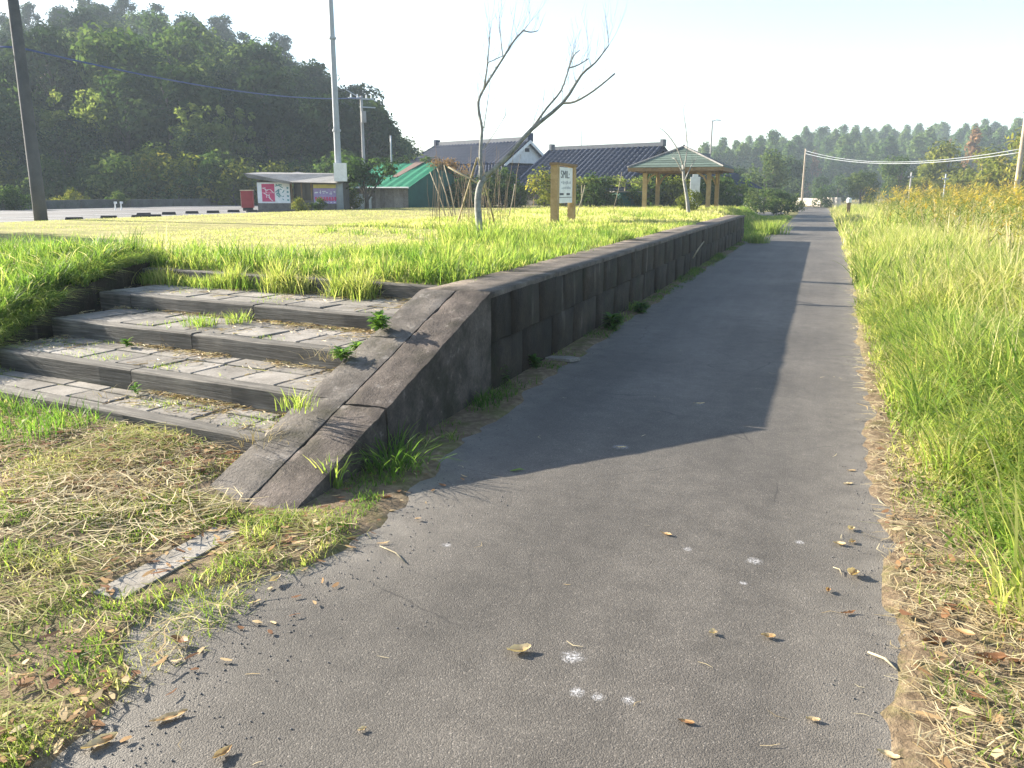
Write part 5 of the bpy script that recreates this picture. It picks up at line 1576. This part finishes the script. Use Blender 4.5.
def mid_frame(P, Q):
    """matrix with x from P to Q on the ground, origin under P"""
    d = (Q - P); rz = math.atan2(d.y, d.x)
    return rz
def house2():
    RL, RR = at(552, 151, 58), at(663, 148.8, 52.5)
    L = Vector((RR.x - RL.x, RR.y - RL.y, 0)).length
    rz = mid_frame(RL, RR)
    h = empty('tiled_house', (RL.x, RL.y, .2), rz)
    tag(h, 'long low house with a blue grey tiled roof behind the sign and trellis', 'house')
    zr = RL.z - .2; dp = 4.3; ez = 1.75
    # local: x along the ridge, -y down the front slope
    t = MB(); t.box((L / 2, 0, .8), (L - .8, dp * 2 - 1.6, 1.6)); t.slab([(.42, -dp + .8, 1.55), (.42, 0, zr - .3), (.42, dp - .8, 1.55)], .1); t.build('wall', BOARDING_D, h)
    t = MB(); t.slab([(0, -dp, ez - .08), (L, -dp, ez - .08), (L, 0, zr - .08), (0, 0, zr - .08)], .12); t.slab([(L, dp, ez - .08), (0, dp, ez - .08), (0, 0, zr - .08), (L, 0, zr - .08)], .12)
    r = t.build('roof', TILE, h)
    tiled_slope(r, (-.05, -dp, ez), (L, -dp, ez), (L, 0, zr), (-.05, 0, zr), pitch=.40, courses=12, amp=.10)
    tiled_slope(r, (L, dp, ez), (-.05, dp, ez), (-.05, 0, zr), (L, 0, zr), pitch=.40, courses=6)
    t = MB(); t.box((L / 2, 0, zr + .16), (L + .1, .3, .24)); t.box((0, 0, zr + .24), (.2, .42, .42)); t.box((L, 0, zr + .24), (.2, .42, .42)); t.build('ridge', TILE_PALE, r)
    t = MB(); t.tube([(-.1, -dp, ez + .1), (-.1, 0, zr + .1)], .1, 6); t.build('verge_tiles', TILE, r)
    for x in (2.0, 4.6, 7.2, 9.6):
        if x < L - 1.2:
            t = MB(); t.box((x, -dp + .78, .9), (1.7, .08, 1.2)); w = t.build('window', TIMBER_D, h)
            for q in (-.4, .4):
                t = MB(); t.box((x + q, -dp + .735, .9), (.74, .03, 1.04)); t.build('pane', GLASS, w)
house2()
def house1():
    AP, LE = at(527, 141, 60), at(437, 146, 66.7)
    d = Vector((AP.x - LE.x, AP.y - LE.y, 0)); L = d.length
    rz = math.atan2(d.y, d.x)
    h = empty('gabled_house', (AP.x, AP.y, .2), rz)
    tag(h, 'house with a blue grey hipped roof and a white triangular gable behind the leafless tree', 'house')
    zr = AP.z - .2; hw = 2.35; zg = 3.55; dp = 4.6; ez = 1.95; ex = 2.3
    # local: gable plane at x = 0 facing +x, ridge runs to x = -L
    t = MB(); t.box((-L / 2 - .4, 0, 1.0), (L + 3.0, dp * 2 - 1.6, 2.0)); t.build('wall', BOARDING_D, h)
    t = MB(); t.slab([(0, -hw, zg), (0, hw, zg), (0, 0, zr - .1)], .2); gw = t.build('gable_wall', PLASTER, h)
    t = MB(); t.box((.03, 0, zg + .95), (.06, .42, .26)); t.build('vent', DARK, gw)
    for sy in (-1, 1):
        t = MB(); q = [(.3, sy * (hw + .35), zg - .12), (.3, sy * (hw + .35), zg - .34), (.3, 0, zr - .18), (.3, 0, zr + .06)]
        t.slab(q if sy > 0 else q[::-1], .06); t.build('barge_board', WHITE, h)
    def slope(t, sy):
        q = [(-L - 2.6, sy * dp, ez), (ex, sy * dp, ez), (.32, sy * (hw + .35), zg - .14), (.32, 0, zr), (-L, 0, zr)]
        t.slab(q if sy < 0 else q[::-1], .1)
    t = MB()
    up = zg - .14
    for sy in (-1, 1):
        q = [(-L - 2.6 * .5, sy * (hw + .35), up), (.32, sy * (hw + .35), up), (.32, 0, zr), (-L, 0, zr)]
        t.slab(q if sy < 0 else q[::-1], .1)
        q = [(-L - 2.6, sy * dp, ez), (ex, sy * dp, ez), (.1, sy * (hw + .35), up - .06), (-L - 1.3, sy * (hw + .35), up - .06)]
        t.slab(q if sy < 0 else q[::-1], .1)
    t.slab([(-L - 2.6, dp, ez), (-L - 2.6, -dp, ez), (-L, 0, zr)], .1)
    t.slab([(ex, -dp, ez), (ex, dp, ez), (.1, hw + .35, up - .08), (.1, -hw - .35, up - .08)], .1)
    r = t.build('roof', TILE, h)
    tiled_slope(r, (-L - 1.3, -hw - .35, up), (.34, -hw - .35, up), (.34, 0, zr), (-L, 0, zr), pitch=.40, courses=8, amp=.09)
    tiled_slope(r, (-L - 2.6, -dp, ez), (ex, -dp, ez), (.1, -hw - .35, up - .06), (-L - 1.3, -hw - .35, up - .06), pitch=.40, courses=5, amp=.09)
    tiled_slope(r, (ex, -dp, ez), (ex, dp, ez), (.1, hw + .35, up - .08), (.1, -hw - .35, up - .08), pitch=.40, courses=6, amp=.09)
    t = MB(); t.box((-L / 2, 0, zr + .14), (L + .3, .32, .3)); t.build('ridge', TILE_PALE, r)
    t = MB(); t.box((.2, 0, zr + .25), (.3, .6, .6)); t.box((-L, 0, zr + .22), (.25, .5, .5)); t.build('ridge_end_tile', TILE, r)
house1()
def house3():
    A = at(690, 192, 58); B = at(757, 192, 63); A.z = B.z = 0
    rz = frame_at(A, B); W = (B - A).length
    h = empty('low_house', (A.x, A.y, .1), rz)
    tag(h, 'low house with a dark tiled roof sloping down to the right behind the pavilion', 'house')
    t = MB(); t.box((W * .45, 2.6, 1.0), (W * .85, 4.2, 2.0)); t.build('wall', BOARDING_D, h)
    t = MB(); t.slab([(-1.2, -.3, 2.3), (W * .62, -.3, 2.95), (W * .62, 5, 2.95), (-1.2, 5, 2.3)][::1], .1)
    r = t.build('roof', TILE, h)
    tiled_slope(r, (-1.0, -.4, 2.6), (W + .1, -.4, 1.75), (W * .6, 2.4, 4.05), (-1.0, 2.4, 4.35), pitch=.34, courses=9)
    t = MB(); t.box((W * .2, 2.4, 4.3), (W * .85, .3, .25)); t.build('ridge', TILE_PALE, r)
house3()
# trellis with climbing plant
A = at(556, 192, 44); B = at(648, 192, 47); A.z = B.z = 0
rz = frame_at(A, B); W = (B - A).length
tr = empty('vine_trellis', (A.x, A.y, .6), rz)
tag(tr, 'long flat trellis roof covered with green climbing vine in front of the house', 'trellis')
for x in np.linspace(.2, W - .2, 5):
    t = MB(); t.tube([(x, 0, -.1), (x, 0, 1.65)], .035, 6); t.build('post', BAMBOOPOLE, tr)
t = MB(); t.tube([(0, 0, 1.6), (W, 0, 1.65)], .03, 6); t.build('rail', BAMBOOPOLE, tr)
bl = [(random.uniform(0, W), random.uniform(-.25, .5), 1.66 + random.uniform(-.1, .1), random.uniform(.18, .28)) for _ in range(46)]
link('vine', crown_mesh('vine', bl, 330, .17, FOL_BAMBOO, (.6, 1.0)), tr)
# shaded store beneath it: dark green drum and white-topped bench
p = at(628, 205, 46.5); p.z = float(zG(p.x, p.y))
tk = empty('garden_store', p, rz)
tag(tk, 'low dark garden store with a pale lid under the trellis', 'store')
t = MB(); t.box((0, 0, .42), (1.7, .8, .84)); t.build('body', GREENNET, tk)
t = MB(); t.box((0, 0, .875), (1.9, .95, .06)); t.build('lid', ROOFGREY, tk)

# ------------------------------------------------------------------ roadside kiosk
def kiosk():
    A = at(257, 192, 41.5); B = at(341, 192, 41.5); A.z = B.z = 0
    rz = frame_at(A, B); W = (B - A).length
    k = empty('kiosk', (A.x, A.y, .68), rz)
    tag(k, 'small roadside stall with a grey lean-to roof and posters on its walls', 'stall')
    # front: poster wall (left), opening, banner wall (right)
    xa, xb = W * .40, W * .66
    t = MB(); t.box((xa / 2, .05, .24), (xa, .12, .48)); t.box((xa / 2, .05, 1.0), (xa - .02, .1, 1.04)); t.build('front_wall', BOARDING_D, k)
    t = MB(); t.box(((xb + W) / 2, .05, .75), (W - xb, .1, 1.5)); t.build('front_wall', BOARDING_D, k)
    t = MB(); t.box(((xa + xb) / 2, .06, .3), (xb - xa, .1, .6)); t.box(((xa + xb) / 2, 1.8, .8), (xb - xa + .4, .08, 1.6)); t.build('counter', BOARDING_D, k)
    t = MB(); t.box((.05, 1.1, .8), (.1, 2.0, 1.6)); t.build('side_wall', BOARDING_D, k); t = MB(); t.box((W - .05, 1.1, .75), (.1, 2.0, 1.5)); t.build('side_wall', BOARDING_D, k)
    t = MB()
    for x in (xa + .05, (xa + xb) / 2, xb - .05): t.box((x, .03, 1.02), (.06, .06, .9))
    t.build('window_frame', TIMBER_D, k)
    t = MB(); t.box(((xa + xb) / 2, .5, 1.05), (xb - xa - .1, .03, .8)); t.build('pane', GLASS, k)
    # roof: high at the left, slopes down to the front right
    t = MB(); t.slab([(-.5, -.35, 1.93), (xa + .15, -.55, 1.50), (W + .15, -.55, 1.46), (W + .3, 2.5, 1.98), (-.5, 2.5, 2.05)], .06); r = t.build('roof', ROOFGREY, k)
    t = MB(); t.slab([(-.52, -.38, 1.95), (xa + .15, -.58, 1.52), (xa + .15, -.58, 1.40), (-.3, -.38, 1.72)][::-1], .05); t.build('barge_board', ROOFGREY, r)
    # posters
    t = MB(); t.box((xa / 2, -.025, .98), (xa - .06, .02, 1.02)); po = t.build('poster', BOARDW, k); po['label'] = 'white poster with magenta blocks and teal brush writing'
    rs = random.Random(4)
    t = MB()
    for z in (1.2, .76): t.box((xa * .34, -.038, z), (xa * .38, .004, .43), rz=0)
    t.build('magenta_block', PINK, po)
    t = MB()
    for z in (1.2, .76):
        for i in range(5):
            t.box((xa * .34 + rs.uniform(-.22, .22), -.0415, z + rs.uniform(-.15, .15)), (rs.uniform(.1, .34), .002, .03), ry=rs.choice((0, 1.57, .7, -.7)) + rs.uniform(-.2, .2))
    t.build('white_stroke', BOARDW, po)
    t = MB()
    for i in range(16):
        t.box((xa * .72 + rs.uniform(-.22, .12), -.038, .98 + rs.uniform(-.42, .42)), (rs.uniform(.08, .26), .003 + .0002 * i, .045), ry=rs.uniform(-1.6, 1.6))
    for i in range(4): t.box((xa * .92, -.038, .62 + i * .2), (.1, .003, .08), ry=.4)
    t.build('brush_stroke', TEAL, po)
    xm = (xb + W) / 2; bw = W - xb - .12
    t = MB(); t.box((xm, -.02, .82), (bw, .02, .76)); ba = t.build('banner', VIOLET, k); ba['label'] = 'violet banner with magenta lettering and a yellow strip above'
    t = MB(); t.box((xm, -.022, 1.30), (bw, .02, .18)); t.build('yellow_strip', YELLOWP, ba)
    t = MB()
    for i in range(9): t.box((xm - bw / 2 + .12 + i * bw / 9.5, -.033, .68), (.1, .004, .2), ry=rs.uniform(-.3, .3)); t.box((xm - bw / 2 + .12 + i * bw / 9.5, -.033, .66 + rs.uniform(-.05, .05)), (.14, .0045, .05))
    t.build('lettering', PINK, ba)
    t = MB()
    for i in range(7): t.box((xm - bw / 2 + .15 + i * bw / 7.4 + rs.uniform(-.03, .03), -.033, 1.0 + rs.uniform(-.06, .06)), (.035, .004, rs.uniform(.08, .2)), ry=rs.choice((0, 0, 1.5, .5))); t.box((xm - bw / 2 + .15 + i * bw / 7.4, -.0333, 1.0 + rs.uniform(-.08, .08)), (rs.uniform(.06, .14), .004, .03)); t.box((xm - bw / 2 + .15 + i * bw / 7.4, -.0335, .5), (.09, .004, .04), ry=rs.uniform(-.6, .6))
    t.build('pale_lettering', BOARDW, ba)
kiosk()
# second roof behind the kiosk
A = at(292, 192, 45); B = at(338, 192, 45); A.z = B.z = 0
e = empty('store_shed', (A.x, A.y, .68), frame_at(A, B)); W = (B - A).length
tag(e, 'grey roofed shed just behind the roadside stall', 'shed')
t = MB(); t.box((W / 2, 1.2, .8), (W - .2, 2.2, 1.6)); t.build('wall', BOARDING_D, e)
t = MB(); t.slab([(-.3, -.3, 1.98), (W + .3, -.3, 1.55), (W + .3, 2.6, 1.75), (-.3, 2.6, 2.15)], .06); t.build('roof', ROOFGREY, e)
# red box
p = at(247, 192, 44.5); p.z = .7
e = empty('red_box', p, .55)
tag(e, 'red box with a cream side standing at the roadside left of the stall', 'box')
t = MB(); t.box((0, 0, .62), (.62, .5, .9)); t.build('body', RED, e)
t = MB(); t.box((-.32, 0, .6), (.02, .46, .8)); t.build('side_panel', CREAM, e)
t = MB(); t.box((0, 0, 1.09), (.7, .56, .05)); t.build('lid', CREAM, e)
t = MB(); t.box((0, 0, .08), (.5, .4, .2)); t.build('foot', DARK, e)

# ------------------------------------------------------------------ green roofed shed
def shed():
    A = at(352, 192, 47); B = at(409, 192, 45.5); A.z = B.z = 0
    rz = frame_at(A, B); W = (B - A).length
    s = empty('green_shed', (A.x, A.y, .68), rz)
    tag(s, 'old shed with a bright green sheet roof and boarded front', 'shed')
    dp = 3.6; ez, rzh = 1.28, 2.62
    n = 12
    for i in range(n):
        w = (W - .1) / n
        t = MB(); t.box((.05 + w * (i + .5), random.uniform(-.015, .015), .62), (w - .015, .04, 1.2 + random.uniform(-.05, .05))); t.build('board', BOARDING, s)
    t = MB(); t.box((W / 2, .06, .63), (W - .12, .06, 1.26)); t.box((.08, dp, 1.0), (.08, dp * 2 - .2, 2.0)); t.build('inner_wall', BOARDING_D, s)
    # gable side hung with dark green tarpaulin
    t = MB(); t.slab([(W, 0, 0), (W, dp * 2, 0), (W, dp * 2, ez), (W, dp, rzh), (W, 0, ez)], .06); t.build('side_tarpaulin', GREENNET, s)
    t = MB()
    rows_ = 10
    V = []; F = []
    for r_ in range(rows_ + 1):
        tt = r_ / rows_
        for i in range(31):
            x = -.3 + (W + .5) * i / 30
            V.append((x, -.35 + (dp + .35) * tt, ez - .02 + (rzh - ez + .1) * tt + .025 * math.cos(i * 1.6) + random.uniform(-.012, .012)))
    for r_ in range(rows_):
        for i in range(30): F.append((r_ * 31 + i, r_ * 31 + i + 1, (r_ + 1) * 31 + i + 1, (r_ + 1) * 31 + i))
    link('roof', mesh_np('roof', V, np.array(F), GREENROOF), s)
    t = MB(); t.slab([(W + .2, dp * 2 + .3, ez), (-.3, dp * 2 + .3, ez), (-.3, dp, rzh + .06), (W + .2, dp, rzh + .06)], .04); t.build('rear_roof', GREENROOF, s)
    t = MB(); t.slab([(W * .50, dp * .35, ez + .12 + .35 * (rzh - ez)), (W * .60, dp * .35, ez + .12 + .35 * (rzh - ez)), (W * .72, dp, rzh + .15), (W * .56, dp, rzh + .15)], .03); t.build('rusted_sheet', RUSTMETAL, s)
    t = MB(); t.tube([(-.3, -.37, ez - .03), (W + .2, -.37, ez - .03)], .045, 6); t.build('gutter', WHITE, s)
    bl = [(W + random.uniform(-.4, .5), dp + random.uniform(-1.0, 2.8), rzh + random.uniform(-.25, .15), random.uniform(.2, .38)) for _ in range(30)]
    bl += [(W + .3 + random.uniform(-.1, .3), dp + 2.2 + random.uniform(-1.4, 1.4), random.uniform(.3, 2.2), random.uniform(.25, .4)) for _ in range(24)]
    link('dry_creeper', crown_mesh('dry_creeper', bl, 260, .16, FOL_RUST), s)
shed()
# tree by the shed
p = at(366, 192, 43.5); p.z = .7
random.seed(77)
b = [(random.uniform(-1.3, 1.3), random.uniform(-1, 1), random.uniform(1.5, 2.5), random.uniform(.35, .6)) for _ in range(20)] + [(-1.7, 0, 2.7, .4), (-1.9, .2, 2.2, .35)]
e = empty('garden_tree', p); link('trunk', limb_mesh('trunk', 2.4, .11, BARK, b, 6, .8), e); link('crown', crown_mesh('crown', b, 330, .2, FOL_MID), e)
tag(e, 'small dark crowned garden tree between the white box and the green shed', 'tree')
# white boards fence behind the tree
p = at(352, 192, 46.3); p.z = .7
e = empty('board_fence', p, frame_at(at(352, 192, 46), at(372, 192, 46)))
tag(e, 'short white boarded fence beside the green shed', 'fence')
for i in range(5):
    t = MB(); t.box((.1 + i * .22, 0, .45), (.19, .03, .9 - .02 * i)); t.build('board', WHITE, e)
t = MB(); t.box((.55, .03, .7), (1.15, .03, .08)); t.build('rail', WHITE, e)

# ------------------------------------------------------------------ poles and wires
def pole(name, a, dep, z0, ztop, r0, r1, mat, label, cat='pole', lean=(0, 0)):
    p = at(a, 192, dep); p.z = z0
    e = empty(name, p)
    t = MB(); n = 6
    t.tube([(lean[0] * k / n, lean[1] * k / n, -.3 + (ztop - z0 + .3) * k / n) for k in range(n + 1)], [r0 + (r1 - r0) * k / n for k in range(n + 1)], 14)
    t.build('shaft', mat, e, True)
    return tag(e, label, cat), p
np_, pp = pole('utility_pole', 37.5, 26.2, .62, 11.5,   .205, .13, POLE_DARK, 'near concrete utility pole at the left edge of the lawn')
for zz in (7.2, 8.6):
    t = MB(); t.tube([(0, 0, zz - .03), (0, 0, zz + .03)], .19, 14); t.build('band', STEEL_POLE, np_)
tp, tpp = pole('lamp_pole', 339.5, 41.5, .68, 13.2, .185, .105, STEEL_POLE, 'tall grey steel pole with a white box, rising behind the roadside stall')
for zz, rr in ((4.0, .21), (8.3, .19)):
    t = MB(); t.tube([(0, 0, zz - .05), (0, 0, zz + .05)], rr, 14); t.build('joint_band', STEEL_POLE, tp)
for zz in (10.6,):
    t = MB(); t.tube([(0, 0, zz - .12), (0, 0, zz + .12)], .22, 14); t.build('clamp', DARK, tp)
t = MB(); t.box((.28, -.28, 1.98), (.62, .4, .88), rz=.5); t.build('meter_box', WHITE, tp)
up, upp = pole('utility_pole', 365, 62, .5, 8.6, .14, .10, CONC_POLE, 'distant utility pole with brackets and insulators above the garden tree')
t = MB(); t.box((0, 0, 7.9), (2.0, .1, .1), rz=.9); t.box((.4, .2, 7.3), (1.2, .08, .08), rz=.9); t.tube([(0, 0, 7.9), (-.9, -.6, 8.5)], .04, 6); t.build('crossarm', STEEL_POLE, up)
for sx in (-.8, -.3, .4, .8):
    t = MB(); t.tube([(sx * .62, sx * .78, 7.95), (sx * .62, sx * .78, 8.2)], [.07, .04], 8); t.build('insulator', WHITE, up)
t = MB(); t.tube([(.25, -.2, 6.2), (.25, -.2, 7.0)], .2, 10); t.build('transformer', CONC_POLE, up)
pole('antenna_mast', 392.5, 50, 2.4, 5.0, .05, .05, STEEL_POLE, 'thin grey mast rising behind the green shed roof', 'mast')
a_, ap = pole('antenna_mast', 580.5, 58, 3.5, 6.2, .03, .02, STEEL_POLE, 'thin aerial mast on the long tiled house', 'mast')
b_, bp = pole('street_lamp', 708.5, 90, 0, 9.2, .11, .08, CONC_POLE, 'distant lamp pole rising behind the pavilion roof', 'lamp')
t = MB(); t.tube([(0, 0, 9.1), (.4, .1, 9.25), (.9, .2, 9.2)], .05, 6); t.build('lamp_arm', STEEL_POLE, b_)
fp, fpp = pole('utility_pole', 802.5, 104, -.2, 7.0, .15, .11, WOODPOLE, 'far wooden utility pole beside the path end, carrying the cables')
rp, rpp = pole('utility_pole', 1016, 60, -.2, 7.5, .20, .15, WOODPOLE, 'wooden utility pole at the right edge among the goldenrod')
s1_, s1p = pole('short_pole', 909.5, 78, -.2, 3.5, .08, .07, CONC_POLE, 'thin short grey pole rising from the bank, left one of two')
s2_, s2p = pole('short_pole', 944, 70, -.2, 3.2, .07, .06, STEEL_POLE, 'thin short pale pole rising from the bank, right one of two')
for q, h in ((s1_, 3.6), (s2_, 3.3)):
    t = MB(); t.box((0, 0, h - .3), (.5, .12, .12)); t.build('bracket', STEEL_POLE, q)
def wire(name, A, B, sag, r, mat, label, n=24):
    t = MB()
    pts = []
    for k in range(n + 1):
        s = k / n
        p = A.lerp(B, s); p.z -= sag * 4 * s * (1 - s)
        pts.append(p - A)
    t.tube(pts, r, 5)
    tag(t.build(name, mat, None, True, loc=A), label, 'cable')
far = Vector((fpp.x, fpp.y, 6.75)); rgt = Vector((rpp.x, rpp.y, 4.75))
wire('cable', far, rgt, 1.15, .03, WIRE, 'upper sagging cable between the far pole and the right hand pole')
wire('cable', far - Vector((0, 0, .35)), rgt - Vector((0, 0, .25)), 1.0, .035, WIRE, 'lower sagging cable between the far pole and the right hand pole')
wire('cable', rgt, at(1300, 90, 50), .4, .045, WIRE, 'cable running on from the right hand pole out of the picture')
nl = at(-330, -10, 30); mid_ = at(12, 52, 26.2)
wire('cable', Vector((pp.x, pp.y, at(12, 53, 26.2).z)), Vector((upp.x, upp.y, at(365, 100, 62).z)), 0.55, .032, WIRE_BLUE, 'blue cable sagging from the near pole to the distant utility pole')
wire('cable', nl, Vector((pp.x, pp.y, at(12, 53, 26.2).z)), .4, .03, WIRE_BLUE, 'blue cable coming from the left to the near pole')

# ------------------------------------------------------------------ roadside odds and ends
lw = empty('roadside_wall', (-43.6, 30, .6))
tag(lw, 'low dark block wall along the far side of the road', 'wall')
ym = -20
while ym < 80:
    t = MB(); t.box((0, ym - 30 + 1.98, .25), (.3, 3.94, .75 + random.uniform(-.02, .02))); t.build('wall_panel', WALLDARK, lw); ym += 4
stops = [(139.5, 218), (144, 215.6), (166, 217.5), (169, 214.6), (192, 213.6), (213, 213), (233.5, 212.2), (252, 212), (77, 220.5), (109, 218.7)]
ws = MB(); ws.hexa([(-.3, -.09, 0), (.3, -.09, 0), (.3, .09, 0), (-.3, .09, 0), (-.27, -.05, .12), (.27, -.05, .12), (.27, .05, .12), (-.27, .05, .12)])
wsm = ws.mesh('wheel_stop', RUBBER)
wl = ['front wheel stop of the first pair, left of the others', 'rear wheel stop of the first pair', 'front wheel stop of the second pair', 'rear wheel stop of the second pair', 'single wheel stop just right of the two pairs', 'middle single wheel stop at the lawn edge', 'wheel stop left of the red box', 'wheel stop directly in front of the red box', 'leftmost wheel stop, next to the near pole', 'wheel stop between the near pole and the first pair']
for (px, py), lb in zip(stops, wl):
    q = gz(px, py, .712)
    if q.x > -24.9: q.x = -24.9 - random.uniform(0, .3)
    tag(link('wheel_stop', wsm, None, (q.x, q.y, .710), (0, 0, .75)), 'black rubber ' + lb, 'wheel stop', 'wheel stops at the parking bays')
for i, (px, lb) in enumerate(((115, 'small white marker post at the far road edge, left one'), (121, 'small white marker post at the far road edge, right one'))):
    q = at(px, 206, 46); q.z = .7
    t = MB(); t.tube([(0, 0, 0), (.02, 0, .45)], .035, 6); t.box((.05, 0, .42), (.18, .05, .12))
    tag(t.build('marker_post', WHITE, None, loc=q), lb, 'post')
p = at(106, 165, 70); p.z = 0
t = MB(); q = at(98, 160, 70)
t.slab([at(98, 160, 71) - q, at(113, 168, 71) - q, at(112, 173, 69) - q, at(99, 172, 69) - q][::-1], .05)
tag(t.build('tarpaulin', GREENROOF, None, loc=q), 'bright green tarpaulin showing among the roadside trees', 'tarpaulin')
q = at(6, 137, 74); q.z = 0
e = empty('hill_hut', (q.x, q.y, 3.6), .4)
tag(e, 'grey roofed hut among the trees at the left picture edge', 'hut')
t = MB(); t.box((0, 0, .9), (3, 3, 2)); t.build('wall', BOARDING_D, e)
t = MB(); t.slab([(-2.2, -2, 1.9), (2.2, -2, 1.9), (2.0, 1.5, 2.9), (-2, 1.5, 2.9)], .08); t.build('roof', ROOFGREY, e)

# marker post beside the path, far
p = at(850, 192, 46); p.z = float(zG(p.x, p.y))
e = empty('path_post', p)
tag(e, 'dark post with a white round cap beside the far end of the path', 'post')
t = MB(); t.box((0, 0, .52), (.2, .14, 1.1)); t.build('shaft', TIMBER_D, e)
t = MB(); t.tube([(0, 0, 1.06), (0, 0, 1.26), (0, 0, 1.32)], [.13, .14, .08], 12); t.build('cap', WHITE, e)
# white picket fences at the far end
def fence(a, b, da, db, label, z0=-.02, h=.95, sp=.42):
    A, B = at(a, 192, da), at(b, 192, db); A.z = B.z = z0
    e = empty('picket_fence', A, frame_at(A, B)); L = (B - A).length
    tag(e, label, 'fence')
    pm = MB(); pm.box((0, 0, h / 2), (.2, .05, h)); pk = pm.mesh('picket', FENCEW)
    x = .1
    while x < L:
        link('picket', pk, e, (x, -.06, 0)); x += sp
    for z in (.35, .78):
        t = MB(); t.box((L / 2, 0, z), (L, .05, .13)); t.build('rail', FENCEW, e)
fence(797, 822, 112, 100, 'pale picket fence across the end of the path, left section')
fence(824, 842, 97, 88, 'pale picket fence at the end of the path, right section', .02, 1.1)
fence(743, 762, 86, 92, 'short pale picket fence left of the far path beside the house', .1, .9)

# ------------------------------------------------------------------ haze
hz = MB(); hz.box((0, 170, 34), (760, 800, 74))
mt = bpy.data.materials.new('haze_air'); mt.use_nodes = True
nt = mt.node_tree
nt.nodes.remove(nt.nodes['Principled BSDF'])
vol = nt.nodes.new('ShaderNodeVolumePrincipled')
vol.inputs['Color'].default_value = (0.74, 0.87, 1.0, 1)
vol.inputs['Density'].default_value = 0.0008
vol.inputs['Anisotropy'].default_value = 0.0
nt.links.new(vol.outputs[0], nt.nodes['Material Output'].inputs['Volume'])
HAZE = True
if HAZE: tag(hz.build('haze', mt), kind='stuff')
